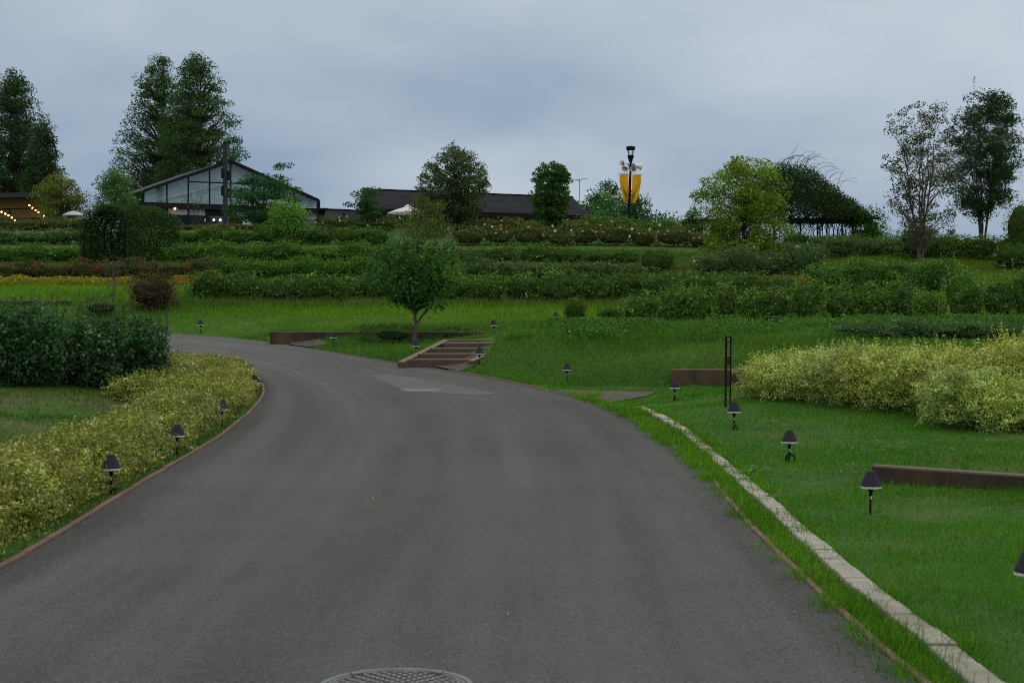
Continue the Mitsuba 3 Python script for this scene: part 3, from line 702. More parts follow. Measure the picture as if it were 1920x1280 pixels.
bush_thing(rng, H, 'small dense shrub beside the pale sign at the pavilion door', 'shrub', None, 440, 76, 20, .95, 500, .07, OL, 1.0)
for px in (1300, 1345, 1610, 1640):
    bush_thing(rng, H, 'light green shrub growing under the vine pergola', 'shrub', 'light green shrubs under the vine pergola', px, 66, 62, 1.05, 700, .08, MD, .8, core=.5, sprigs=8)

# dark glossy shrubs to the left of the road, with their stakes
G2 = [(.017, .044, .016), (.042, .084, .028), (.07, .12, .055)]
for px, w_, h_, d_ in ((-45, 120, 1.15, 21.6), (52, 150, 1.16, 22.0), (170, 130, .96, 22.6), (250, 112, 1.05, 23.2), (108, 80, .9, 23.2)):
    bush_thing(rng, 'glossy_shrub', {-45: 'dark glossy shrub cut by the picture edge beyond the mossy bank', 52: 'tall dark glossy shrub with a yellow leaf, beyond the mossy bank', 170: 'dark glossy shrub between two taller ones beyond the mossy bank',
               250: 'dark glossy shrub at the road end of its row, with stakes around it', 108: 'dark shrub half hidden behind the glossy row beyond the mossy bank'}[px], 'shrub', None, px, d_, w_ * 1.05, h_, 4200, .062, G2, .9,
               [('yellow', 1, .06)] if px in (52, 170) else None, rough=.42, core=.62, sprigs=16, foot=.06, aspect=.62, gain=2.2)

# yellow-green roadside shrubs (left) and the big ones (right)
YG = [(.090, .107, .019), (.208, .224, .052), (.32, .32, .14)]
YB = [(.094, .100, .020), (.205, .200, .052), (.31, .295, .12)]
GG = [(.080, .102, .024), (.182, .200, .064), (.30, .30, .15)]
YY = [(.086, .110, .018), (.198, .222, .054), (.32, .32, .14)]
def hedge_line(seed):
    rng = np.random.default_rng(seed)
    base_line = offset(left, .80)
    spots_ = [p for p in resample(base_line, 400) if 9.3 < p[1] < 28.9 and p[0] < -2.0]
    acc, last, k = 9e9, None, 0
    for p in spots_:
        acc = 9e9 if last is None else np.linalg.norm(p[:2] - last[:2])
        if acc < .62: continue
        last = p
        for side in ((0, 1) if p[1] > 21.5 else (0,)):
            e = p[:2] + (rng.normal(0, .06, 2)) + np.array([-1.0, .35]) * (side * .78) * (1 if p[1] < 24.5 else .9) + np.array([.12, 0]) * (1 - side)
            if side and p[1] > 28.3: continue
            if road_dist(e[0], e[1]) < .48: e = e + np.array([-.28, 0])
            cols = [YG, YB, YG, GG, YG, YB][rng.integers(6)] if rng.random() < .8 else YY
            near = p[1] < 19
            hh = (.52 if p[1] < 22 else .42) * rng.uniform(.85, 1.15) * (.9 if p[1] > 25 else 1)
            b = ground(e[0], e[1]) - [0, 0, .05]; e0 = e
            n = int(8200 if p[1] < 14 else 6200 if near else 4300); leaf = .030 if near else .036
            (v, f, c), body = bush(rng, b, .54, .58, hh, n, leaf, cols, power=2.6, rough=.50, core=.60, sprigs=26, spread=.30)
            tone = {id(YG): 'yellow-green', id(YB): 'olive-buff', id(GG): 'grey-green', id(YY): 'bright yellow-green'}[id(cols)]
            zone = 'nearest the viewer' if p[1] < 12 else 'round the first lamp' if p[1] < 15.5 else 'round the second lamp' if p[1] < 19.5 else 'round the third lamp' if p[1] < 24 else 'round the tilted lamp at the bend'
            fc = v[f].mean(1)
            f = f[(cKDTree(lamp_feet).query(fc[:, :2])[0] > .20) & (road_dist(fc[:, 0], fc[:, 1]) > .06 + .08 * rng.random(len(fc)))]
            key = thing('roadside_shrub', f'low {tone} shrub {zone}, ' + ('bank' if side else 'road') + ' side of the mass', 'shrub', 'low shrubs in the dense roadside mass')
            part(key, 'foliage', (v, f), 'leaf', color=c)
            m = int(rng.integers(5, 16) if p[1] < 22 else rng.integers(12, 26))
            dd = dome_dirs(rng, m); dd[:, 2] = np.abs(dd[:, 2])
            bm = blossom_mesh(rng, body(dd, np.full(m, 1.03)), .024, (.46, .43, .26))
            part(key, 'blossom', bm[:2], 'petal', color=bm[2], kind='stuff')
lamp_feet = np.array([spot(px, d)[:2] for px, d, *_ in LAMPS if px in (207, 331, 415, 482)])
hedge_line(3)

rng = np.random.default_rng(21)
BIG = [(1452, 22.6, .60, YB, 92), (1500, 21.9, .72, YG, 112), (1572, 21.0, .80, GG, 120), (1640, 20.4, .84, YB, 122), (1712, 19.8, .88, YG, 124), (1786, 19.2, .90, YB, 126), (1806, 18.0, .78, GG, 110), (1898, 17.4, .64, YY, 122), (1890, 18.8, .98, YB, 130), (1965, 18.2, .98, YG, 130), (2040, 17.8, 1.0, YB, 140)]
BL = {0: 'rounded buff-green bush nearest the marker frame', 1: 'yellow-green bush with small cream flowers, second from the marker frame', 2: 'grey-green flowering bush, third from the marker frame', 3: 'olive-brown bush midway along the big yellow-green bushes',
      4: 'yellow-green bush beside the olive-brown one in the big bushes', 5: 'brownish tall bush behind the silvery one in the big bushes', 6: 'silvery grey-green bush in front of the brownish tall one', 7: 'bright yellow low bush in front of the others at the picture edge', 8: 'tall brownish bush behind the bright yellow low bush', 9: 'yellow-green bush cut by the picture edge', 10: 'bush beyond the picture edge at the end of the big bushes'}
for k_, (px, d_, h_, cc, w_) in enumerate(BIG):
    b = spot(px, d_) - [0, 0, .05]
    rx = w_ / F * d_ / 2
    (v, f, c), body = bush(rng, b, rx * 1.36, .70, h_ * .95, 13000, .030, [tuple(np.array(t_) * [1.45, 1.6, 1.5]) for t_ in cc], power=2.9, rough=.52, core=.60, sprigs=36, spread=.34)
    key = thing('garden_bush', BL[k_], 'bush', None)
    part(key, 'foliage', (v, f), 'leaf', color=c)
    m = int(rng.integers(14, 30)) if k_ < 5 else 8
    dd = dome_dirs(rng, m); dd[:, 1] = -np.abs(dd[:, 1]); dd[:, 2] = np.abs(dd[:, 2]) * .7
    bm = blossom_mesh(rng, body(dd, np.full(m, 1.02)), .028, (.50, .47, .30))
    part(key, 'blossom', bm[:2], 'petal', color=bm[2], kind='stuff')

# ---------------------------------------------------------------- trees
def tree(seed, kind, label, px, d, base_py, top_py, profile, leaf, cols, clumps, per, sigma, trunk_r, trunk_top=.85, bark='bark', lean=0.0, flat=.6, limbs=7, low=.25, outer=.4, hang=0.0, multi=1, sprigs=0, depth=1.0, spread=.28, aspect=.5, up=.5, group=None, category='tree', twigs=True, splay=.18):
    """profile: (height fraction, reach to the left, reach to the right) in picture columns at distance d."""
    rng = np.random.default_rng(seed)
    b = spot(px, d); top = at(px, top_py, d)[2]; Ht = top - b[2]
    pr = np.asarray(profile, float); sc = d / F
    zf = rng.uniform(pr[0, 0], pr[-1, 0], clumps * 6)
    rl, rr = np.interp(zf, pr[:, 0], pr[:, 1]) * sc, np.interp(zf, pr[:, 0], pr[:, 2]) * sc
    wgt = (rl + rr) + .05 * (rl + rr).max()
    pick = rng.choice(len(zf), clumps, replace=False, p=wgt / wgt.sum()); zf, rl, rr = zf[pick], rl[pick], rr[pick]
    a = rng.uniform(0, 2 * math.pi, clumps); q = rng.random(clumps) ** outer
    cx = np.cos(a) * q; cx = np.where(cx > 0, cx * rr, cx * rl); cy = np.sin(a) * q * (rl + rr) / 2 * depth
    cz = zf * Ht
    C = np.stack([cx + lean * zf * Ht, cy, cz], 1)
    key = thing(kind, label, category, group)
    # trunks
    trunks = []
    for m in range(multi):
        ang = 2 * math.pi * m / multi + rng.uniform(0, 1)
        off = np.array([math.cos(ang), math.sin(ang) * .6, 0]) * (splay * Ht if multi > 1 else .03 * Ht)
        hz = np.linspace(-.02, trunk_top * (1 if m == 0 else rng.uniform(.7, .95)), 9)
        p = np.stack([lean * hz * Ht, hz * 0, hz * Ht], 1) + off * (np.clip(hz, 0, 1)[:, None] ** 1.1) + rng.normal(0, .010 * Ht, (9, 3)) * [[1, 1, 0]] * (np.linspace(0, 1, 9)[:, None])
        r = trunk_r * (1.15 - hz / max(trunk_top, .01)) * (1 if multi == 1 else .72)
        r = np.maximum(r, trunk_r * .12); r[0] *= 1.35
        trunks.append((p, r))
        part(key, 'trunk', tube(p + b, r, 8), bark, smooth=True)
    # limbs and twigs
    order = rng.permutation(clumps)
    limb_list, twig_list = order[:limbs], order[limbs:] if twigs else []
    T_all = np.vstack([t_[0] for t_ in trunks]); R_all = np.concatenate([t_[1] for t_ in trunks])
    def start(c):
        tz = max(low * Ht * .8, c[2] - np.hypot(c[0] - lean * c[2], c[1]) * rng.uniform(.5, 1.0))
        dd = np.abs(T_all[:, 2] - tz) * 1.5 + np.hypot(T_all[:, 0] - c[0], T_all[:, 1] - c[1]) * .5
        i = int(np.argmin(dd)); return T_all[i], R_all[i]
    def limb(c, r0, sides):
        s_, rt = start(c)
        mid = s_ * .5 + c * .5 + [0, 0, .06 * np.linalg.norm(c - s_)]
        r0 = min(r0, rt * .8)
        return tube(np.array([s_, mid, c]) + b, [r0, r0 * .65, r0 * .22], sides, False)
    for i in limb_list:
        part(key, 'limb', limb(C[i], trunk_r * .5, 5), bark, smooth=True)
    if len(twig_list):
        part(key, 'twigs', cat([limb(C[i], trunk_r * .22, 3) for i in twig_list]), 'bark', kind='stuff')
    # leaves
    n = rng.poisson(per, clumps)
    idx = np.repeat(np.arange(clumps), n)
    sg = (sigma * rng.uniform(.65, 1.35, clumps))[idx][:, None]
    gs = rng.normal(size=(len(idx), 3)); rad = np.linalg.norm(gs, axis=1, keepdims=True); gs *= np.minimum(1, (1.35 + .35 * rng.random(rad.shape)) / rad)
    P = C[idx] + gs * sg * [1, 1, flat]
    if hang: P[:, 2] -= hang * np.linalg.norm(P[:, :2] - C[idx][:, :2], axis=1)
    o = P - np.array([0, 0, Ht * .5]); o /= np.linalg.norm(o, axis=1, keepdims=True) + 1e-9
    tone = rng.lognormal(0, .16, clumps)[idx]
    v, f, c = leaf_mesh(rng, P + b, leaf, cols, spread, o * .5, up, aspect)
    c = np.clip(c * np.repeat(tone, 4)[:, None], .002, .9)
    parts = [(v, f, c)]
    shoots = []
    for _ in range(sprigs):
        i = rng.integers(clumps); s_ = C[i]
        dirv = np.array([s_[0] * .4, s_[1] * .4, Ht * .35]) ; dirv = dirv / np.linalg.norm(dirv) + rng.normal(0, .12, 3)
        L = Ht * rng.uniform(.06, .15); m = 16
        cc = s_ + np.outer(np.linspace(0, L, m), dirv) + rng.normal(0, leaf * .35, (m, 3))
        parts.append(leaf_mesh(rng, cc + b, leaf * .9, cols, spread, None, .4, aspect))
        shoots.append(tube(np.array([s_ - dirv * L * .5, s_, s_ + dirv * L]) + b, [trunk_r * .10, trunk_r * .08, trunk_r * .03], 3, False))
    if shoots: part(key, 'shoots', cat(shoots), bark, kind='stuff')
    v, f, c = cat3(parts)
    part(key, 'crown', (v, f), 'leaf', color=c)
    return key, b, Ht

RW = [(.027, .058, .020), (.064, .115, .034)]
RWd = [(.020, .045, .018), (.048, .088, .030)]
tree(101, 'redwood_tree', 'tall dark conical conifer at the picture edge behind the yellow building', 28, 104, 425, 128, [(.05, 95, 92), (.2, 95, 98), (.4, 84, 86), (.6, 66, 62), (.8, 42, 40), (.93, 20, 20), (1.0, 3, 3)], 0.15, RWd, 600, 66, 0.42, .35, flat=.5, hang=.35, limbs=8, outer=.5)
tree(102, 'redwood_tree', 'shorter dark conifer leaning against the tall one behind the yellow building', 82, 101, 425, 212, [(.05, 46, 42), (.3, 40, 36), (.6, 32, 24), (.85, 14, 12), (1.0, 2, 2)], 0.15, RWd, 280, 66, 0.38, .28, flat=.5, hang=.35, limbs=6, outer=.5)
tree(103, 'redwood_tree', 'tall conifer with the narrower top, first of the two behind the glass pavilion', 300, 108, 425, 100, [(.05, 114, 70), (.2, 116, 72), (.36, 100, 74), (.52, 84, 66), (.64, 68, 58), (.75, 54, 46), (.86, 38, 34), (.94, 20, 22), (1.0, 3, 4)], 0.14, RW, 620, 62, 0.36, .34, flat=.5, hang=.35, limbs=14, outer=.5)
tree(104, 'redwood_tree', 'tall broad conifer with a rounded top directly behind the glass pavilion', 368, 104, 425, 98, [(.05, 60, 104), (.25, 64, 102), (.38, 66, 92), (.55, 64, 86), (.7, 54, 72), (.82, 42, 52), (.92, 28, 32), (1.0, 5, 5)], 0.14, RW, 700, 62, 0.38, .34, flat=.5, hang=.35, limbs=14, outer=.5)
tree(105, 'garden_tree', 'yellowish green round tree beside the yellow building', 115, 74, 430, 326, [(.12, 26, 26), (.3, 44, 48), (.6, 44, 48), (.82, 30, 34), (1.0, 6, 8)], 0.1, [(.045, .075, .014), (.115, .140, .028), (.15, .10, .03)], 100, 60, .24, .07, limbs=6)
tree(106, 'garden_tree', 'soft green pointed tree between the conifers and the rose arch', 216, 76, 425, 313, [(.15, 34, 36), (.45, 36, 36), (.7, 28, 28), (.9, 15, 15), (1.0, 3, 3)], 0.095, [(.04, .09, .018), (.085, .155, .034)], 100, 70, .22, .06, limbs=5)
tree(107, 'maple_tree', 'dark maple with flat layered branches in front of the glass pavilion', 490, 68, 445, 322, [(.15, 30, 50), (.32, 56, 62), (.5, 62, 64), (.68, 54, 56), (.82, 36, 50), (1.0, 12, 30)], 0.1, [(.014, .044, .014), (.036, .088, .022)], 52, 150, .34, .08, flat=.28, limbs=9, outer=.6, lean=.05)
tree(108, 'maple_tree', 'leaning maple top shoot rising above the pavilion roof', 528, 69, 445, 306, [(.62, 14, 14), (.75, 12, 18), (.88, 8, 18), (1.0, 14, 14)], 0.1, [(.020, .056, .014), (.05, .10, .024)], 9, 80, .20, .03, flat=.35, limbs=3, low=.4)
tree(109, 'garden_tree', 'bright fresh green young tree on the slope below the glass pavilion', 545, 62, 470, 382, [(.06, 36, 40), (.3, 44, 50), (.6, 52, 42), (.8, 40, 38), (1.0, 28, 22)], 0.095, [(.045, .10, .016), (.115, .215, .034)], 62, 80, .24, .05, limbs=6, outer=.5)
tree(110, 'maple_tree', 'small dark maple in front of the grey block wall', 688, 70, 440, 352, [(.2, 10, 16), (.4, 22, 26), (.6, 34, 40), (.78, 34, 22), (1.0, 4, 26)], 0.095, [(.020, .050, .016), (.055, .105, .026)], 34, 90, .22, .05, flat=.45, limbs=8, outer=.6)
tree(111, 'round_tree', 'big rounded grey-green evergreen tree before the slate roof', 850, 69, 440, 276, [(.1, 36, 36), (.28, 66, 50), (.5, 68, 64), (.7, 60, 62), (.86, 42, 44), (1.0, 10, 16)], 0.095, [(.026, .050, .018), (.075, .105, .040), (.15, .18, .09)], 300, 58, 0.19, .10, limbs=7, sprigs=26)
tree(112, 'garden_tree', 'olive bushy sapling between the white parasol and the rounded tree', 800, 66, 440, 372, [(.05, 44, 42), (.4, 42, 40), (.7, 30, 34), (1.0, 12, 26)], 0.085, [(.045, .062, .014), (.105, .115, .028)], 70, 60, .22, .04, limbs=5)
tree(113, 'columnar_tree', 'dense egg-shaped evergreen tree on short trunk before the slate roof', 1033, 66, 440, 306, [(.13, 16, 16), (.3, 30, 28), (.5, 35, 34), (.7, 36, 36), (.87, 30, 30), (1.0, 12, 16)], 0.1, [(.026, .066, .016), (.060, .125, .028)], 280, 44, 0.125, .05, limbs=5, multi=3, splay=.05, sprigs=20)
BG = [(.024, .058, .022), (.060, .110, .036)]
tree(114, 'background_tree', 'light green distant tree behind the aerial at the end of the slate roof', 1132, 118, 440, 352, [(.05, 50, 44), (.5, 52, 46), (.8, 34, 34), (1.0, 8, 10)], 0.2, [(.030, .075, .022), (.070, .140, .036)], 110, 80, .5, .12, limbs=4)
tree(115, 'background_tree', 'distant rounded green tree behind the banner pole', 1190, 112, 440, 370, [(.05, 48, 46), (.5, 46, 48), (.8, 30, 34), (1.0, 10, 10)], 0.2, BG, 110, 80, .5, .12, limbs=4)
tree(116, 'background_tree', 'low distant tree sloping away beyond the banner pole', 1248, 108, 445, 402, [(.05, 46, 60), (.5, 40, 50), (1.0, 12, 6)], 0.2, BG, 70, 70, .45, .10, limbs=4)
tree(117, 'background_tree', 'dark distant tree top showing above the light green trees', 1143, 124, 440, 344, [(.5, 16, 20), (.8, 12, 16), (1.0, 6, 12)], 0.2, RW, 30, 60, .5, .12, limbs=3)
tree(118, 'background_tree', 'small distant shrubby tree closing the gap before the yellow-green tree', 1090, 112, 440, 384, [(.05, 30, 40), (.6, 26, 36), (1.0, 8, 8)], 0.2, BG, 50, 70, .45, .10, limbs=3)
tree(119, 'yellow_green_tree', 'bright yellow-green tree standing before the vine pergola', 1392, 57, 488, 296, [(.02, 60, 58), (.2, 84, 78), (.36, 58, 92), (.5, 88, 72), (.66, 88, 88), (.82, 68, 66), (.93, 46, 54), (1.0, 4, 30)], 0.1, [(.050, .100, .014), (.150, .215, .028), (.24, .26, .035)], 230, 84, 0.23, .07, limbs=10, outer=.5, sprigs=16, aspect=.42)
tree(120, 'sparse_tree', 'sparse slender-branched tree with thin foliage beside the tall vase-shaped one', 1724, 51, 490, 192, [(.16, 20, 70), (.34, 36, 80), (.42, 60, 60), (.6, 60, 62), (.64, 84, 60), (.75, 36, 60), (.88, 70, 50), (1.0, 8, 50)], 0.075, [(.030, .045, .020), (.075, .085, .035), (.10, .07, .035)], 260, 32, 0.16, .055, bark='pale_bark', limbs=26, multi=5, low=.1, outer=.55, splay=.13, trunk_top=.9)
tree(121, 'zelkova_tree', 'tall dark vase-shaped tree with upright spiky top beside the picture edge', 1842, 59, 470, 176, [(.24, 14, 14), (.33, 52, 44), (.5, 84, 60), (.66, 80, 72), (.8, 62, 68), (.92, 42, 48), (1.0, 20, 22)], 0.085, [(.014, .036, .012), (.040, .072, .022)], 240, 110, .24, .055, limbs=14, multi=5, low=.12, splay=.14, sprigs=46, outer=.5)
k16, b16, H16 = tree(122, 'broadleaf_tree', 'single young tree before the hedge rows, dark green below, olive at its thin top', 777, 34.2, 645, 462, [(.40, 24, 54), (.50, 52, 66), (.62, 70, 70), (.76, 78, 76), (.90, 76, 80), (1.0, 50, 66)], 0.085, [(.022, .060, .015), (.056, .122, .026), (.09, .17, .045)], 120, 44, .20, .045, bark='pale_bark', limbs=9, flat=.7, outer=.42, low=.3, aspect=.75)
rng = np.random.default_rng(9)
cc = []
for _ in range(64):
    t_ = rng.random() ** .8; r_ = np.interp(t_, [0, .5, 1], [78, 62, 22]) * 34.2 / F
    cc.append(b16 + [rng.uniform(-1, 1) * r_ + .1, rng.uniform(-.7, .7) * r_, H16 * .92 + t_ * .86])
cc = np.array(cc); tw = []
for c_ in cc[::2]:
    tw.append(tube([b16 + [(c_ - b16)[0] * .2, (c_ - b16)[1] * .2, H16 * .75], (b16 + [0, 0, H16 * .9] + c_) / 2, c_], [.010, .007, .003], 3, False))
part(k16, 'twigs', cat(tw), 'bark', kind='stuff')
P = np.repeat(cc, 20, 0); P = P + np.clip(rng.normal(size=P.shape), -1.3, 1.3) * .15
v, f, c = leaf_mesh(rng, P, .055, [(.032, .066, .014), (.076, .116, .024)], .3, None, .5, .5)
part(k16, 'upper_crown', (v, f), 'leaf', color=c, label='thin olive-brown upper crown of the single young tree')

def twiggy(key, rng, base, pts_r, bark):
    part(key, 'stem', cat([tube(p, r, 4, False) for p, r in pts_r]), bark)
# bare-stemmed saplings
def sapling(seed, label, px, d, ztop_py, wpx, cols, n, bark, leafn):
    rng = np.random.default_rng(seed); b = spot(px, d); H_ = at(px, ztop_py, d)[2] - b[2]; w_ = wpx / F * d / 2
    key = thing('sapling', label, 'sapling'); stems = []; tips = []
    for _ in range(n):
        tip = b + [rng.uniform(-w_, w_), rng.uniform(-w_, w_) * .6, H_ * rng.uniform(.65, 1)]
        mid = b * .45 + tip * .55 + [rng.normal(0, .04), 0, .05]
        stems.append((np.array([b - [0, 0, .05], mid, tip]), [.013, .009, .003])); tips += [mid * (1 - q) + tip * q for q in rng.random(4)]
        for _ in range(3):
            q = rng.uniform(.3, .9); s_ = mid * (1 - q) + tip * q
            stems.append((np.array([s_, s_ + [rng.normal(0, .12), rng.normal(0, .1), H_ * .12]]), [.006, .002]))
    twiggy(key, rng, b, stems, bark)
    if leafn:
        P = np.repeat(np.array(tips), leafn, 0); P = P + rng.normal(size=P.shape) * .08
        v, f, c = leaf_mesh(rng, P, .055, cols); part(key, 'foliage', (v, f), 'leaf', color=c)
sapling(31, 'bare pale-stemmed sapling on the far grass bank', 212, 43.5, 476, 36, OL, 9, 'pale_bark', 1)
sapling(32, 'thin sapling with few leaves in front of the pavilion glass', 365, 72, 352, 46, OL, 9, 'bark', 5)

# stakes
rng = np.random.default_rng(41)
STK = [(-25, 21, .0), (15, 21.5, 1.3), (28, 22, 1.28), (58, 22.3, 1.34), (98, 22.6, 1.36), (110, 22.0, 1.34), (162, 22, 1.38), (177, 22.8, 1.20), (206, 23, 1.24), (216, 21.8, 1.32), (274, 23.2, 1.30), (286, 22.9, 1.34), (297, 23.8, 1.34), (311, 22.6, 1.40), (303, 23.0, .9)]
STK = [s for s in STK if s[2] > 0]
for px, d_, h_ in STK:
    b = spot(px, d_)
    single('garden_stake', 'thin dark green plant stake standing up out of the glossy shrubs', 'garden stake', tube([b - [0, 0, .1], b + [rng.normal(0, .012), 0, h_]], .0065, 6), 'stake_green', 'plant stakes in the glossy shrubs', smooth=40)
for px, d_, t_ in [(1452, 37, 540), (1494, 37, 505), (1630, 31.5, 572), (1703, 30.5, 510), (1764, 30.8, 570), (1780, 30, 590), (1832, 30.5, 570), (1867, 30, 595), (1893, 29.5, 562), (1899, 29.5, 520), (1702, 37, 512), (1768, 40, 478), (1632, 44, 508), (1838, 44, 505), (1578, 37.2, 520), (1122, 52, 470), (1300, 46, 520)]:
    b = spot(px, d_); tz = at(px, t_, d_)[2]
    single('garden_stake', 'thin dark green plant stake among the roses beyond the mound', 'garden stake', tube([b - [0, 0, .1], [b[0] + rng.normal(0, .015), b[1], tz]], .008, 6), 'stake_green', 'plant stakes among the roses', smooth=40)

# ---------------------------------------------------------------- glass pavilion
class Plane:
    """A vertical facade plane through two picture columns at two distances: picture points on it become points of the place."""
    def __init__(self, px0, d0, px1, d1):
        self.o = np.array([xat(px0, d0), d0]); e = np.array([xat(px1, d1), d1])
        self.t = (e - self.o) / np.linalg.norm(e - self.o); self.n = np.array([self.t[1], -self.t[0]])   # towards the viewer
    def __call__(self, px, py, out=0.0):
        r = ray(px, py); k = ((self.o + self.n * out) @ self.n) / (r[:2] @ self.n)
        return EYE + r * k
    @property
    def normal(self): return np.array([*self.n, 0.0])
pv = Plane(270, 82, 598, 87)
PN = pv.normal
pav = thing('glass_pavilion', 'dark-framed pavilion with a glazed triangular gable at the hilltop', 'building')
zr = lambda px, py: pv(px, py)[2]
ROOF = [(270, 357.5), (432, 302), (597, 376)]
def roofy(px): return np.interp(px, [270, 432, 597], [357.5, 302, 376])
def sill(px): return np.interp(px, [270, 598], [378.5, 389.5])
back = -PN * 9.0
# roof: glazed slopes with dark frames running back from the gable
for (a, b), nm in (((0, 1), 'roof'), ((1, 2), 'roof')):
    p, q = pv(*ROOF[a]), pv(*ROOF[b])
    sl = np.cross(q - p, PN); part(pav, nm, slab([p, q, q + back, p + back], .06, sl), 'blue_grey_metal')
    fr = part(pav, 'fascia', beam(p + PN * .05, q + PN * .05, .15, .15, up=PN), 'dark_metal')
MUL = [313, 353, 393, 432.5, 474, 515, 552]
edges = [272] + MUL + [595]
for a, b in zip(edges[:-1], edges[1:]):
    ta, tb = roofy(a) + 3.5, roofy(b) + 3.5
    panes = []
    if a in (353, 393, 432.5, 474):
        m0, m1 = np.interp([a, b], [353, 515], [340.5, 347])
        panes = [[(a, ta), (b, tb), (b, m1), (a, m0)], [(a, m0), (b, m1), (b, sill(b)), (a, sill(a))]]
        part(pav, 'transom', beam(pv(a, m0, .03), pv(b, m1, .03), .07, .07, up=PN), 'dark_metal')
    else:
        panes = [[(a, ta), (b, tb), (b, sill(b)), (a, sill(a))]]
    for pn_ in panes:
        v = np.array([pv(*c) for c in pn_]); f = np.array([[0, 2, 1], [0, 3, 2]])
        part(pav, 'pane', (v, f), 'pavilion_glass')
for m in MUL:
    part(pav, 'mullion', beam(pv(m, roofy(m) + 2, .03), pv(m, sill(m), .03), .06, .10, up=PN), 'dark_metal')
# the folded sun blind that hangs behind the glass, with its light seam
bl = [pv(x, y, -.45) for x, y in ((271, sill(271)), (271.5, 360), (432, 306), (594, 378), (595, sill(595)))]
m_ = slab(bl[::-1], .02, PN)
part(pav, 'blind', m_, 'inner_blind')
part(pav, 'blind_seam', beam(pv(295, 375, -.30), pv(432, 342, -.30), .05, .04, up=PN), 'white_trim')
part(pav, 'beam', beam(pv(262, 384, .12), pv(600, 395, .12), .22, .28, up=(0, 0, 1)), 'dark_metal')
part(pav, 'corner_post', beam(pv(597, 376, .05), pv(597, 390, .05), .16, .16), 'dark_metal')
# ground floor
zb = float(zt(pv(430, 420)[0], pv(430, 420)[1])) - .3
def drop(px, out=0.0, z=zb):
    p = pv(px, 400, out); return np.array([p[0], p[1], z])
def up_to(px, py, out=0.0): return pv(px, py, out)
def panel(name, px0, px1, y0, y1, out, mat, th=.05, **kw):
    """A facade panel between two columns and two rows (rows given at its left end; they follow the facade's run)."""
    z1, z0 = pv(px0, y0)[2], pv(px0, y1)[2]
    a, b = pv(px0, 400, out)[:2], pv(px1, 400, out)[:2]
    return part(pav, name, slab([np.r_[a, z0], np.r_[b, z0], np.r_[b, z1], np.r_[a, z1]], th, PN), mat, **kw)
part(pav, 'back_wall', slab([drop(262, -3.2), drop(600, -3.2), np.r_[drop(600, -3.2)[:2], zr(600, 392)], np.r_[drop(262, -3.2)[:2], zr(262, 384)]], .1, PN), 'inner_wall')
panel('light_panel', 313, 391, 388, 402, .02, 'pale_sign')
panel('dark_panel', 391.5, 423, 389, 404, .0, 'dark_metal')
panel('light_panel', 433, 470, 392, 405, .0, 'pale_sign')
panel('light_panel', 556, 596, 397, 410, .0, 'pale_sign')
for a, b, y in ((313, 384, 403), (392, 431, 405), (433, 470, 406), (472, 512, 408), (514, 555, 409), (556, 596, 411)):
    z1 = pv(a, y)[2]; A_, B_ = pv(a, 400)[:2], pv(b, 400)[:2]
    part(pav, 'window', (np.array([np.r_[A_, zb], np.r_[B_, zb], np.r_[B_, z1], np.r_[A_, z1]]), np.array([[0, 1, 2], [0, 2, 3]])), 'pavilion_glass')
for m, wd in ((312, .14), (353, .08), (388, .22), (432, .12), (471, .10), (513, .10), (555.5, .10), (596, .2)):
    part(pav, 'column', beam(drop(m, .03), up_to(m, sill(m) + 8, .03), wd, .12, up=PN), 'dark_metal')
panel('notice', 383.5, 386, 410, 416, .12, 'white_trim', .02)
scene['warm_bulb'] = {'type': 'area', 'radiance': {'type': 'rgb', 'value': [2.6, 1.25, .55]}}
def bulb(owner, c, r, rad, name='bulb'):
    m = trimesh.creation.icosphere(1, radius=r)
    k = part(owner, name, (np.array(m.vertices) + c, np.array(m.faces)), 'label_white', smooth=True)
    scene[k]['emitter'] = {'type': 'area', 'radiance': {'type': 'rgb', 'value': rad}}
del scene['warm_bulb']
for n_, (px, py) in enumerate(((328, 391), (401, 412.5), (413, 412.5))):
    k = thing('pendant_lamp', ['glowing pendant lamp in front of the pale band of the glass pavilion', 'glowing pendant lamp inside the pavilion door, first of two', 'glowing pendant lamp inside the pavilion door beside the dark column'][n_], 'lamp')
    c_ = pv(px, py, .28 if n_ == 0 else -.5)
    bulb(k, c_, .07, [1.3, .62, .48])
    part(k, 'cord', beam(c_ + [0, 0, .07], c_ + [0, 0, .4], .015), 'black_metal')
k = thing('notice_board', 'pale green notice board standing at the pavilion door', 'sign')
p0 = pv(463, 424, 1.2)
part(k, 'board', slab([p0 + [-.24, 0, -.45], p0 + [.24, 0, -.45], p0 + [.24, 0, .38], p0 + [-.24, 0, .38]], .04, PN), 'sign_green')
for s_ in (-.2, .2): part(k, 'leg', beam(p0 + [s_, .03, .3], [p0[0] + s_, p0[1] + .05, float(zt(p0[0], p0[1])) - .1], .03), 'dark_metal')
# dark annex between pavilion and block wall
an = thing('porch_annex', 'small black flat-roofed porch at the right end of the glass pavilion', 'porch')
A_ = at(598, 392, 84.5)
part(an, 'roof_slab', box(xat(604, 84.5), 85.2, A_[2], .62, 1.6, .10), 'dark_metal')
part(an, 'body', box(xat(603, 85), 85.3, A_[2] - 1.2, .44, 1.2, 2.2), 'black_metal')

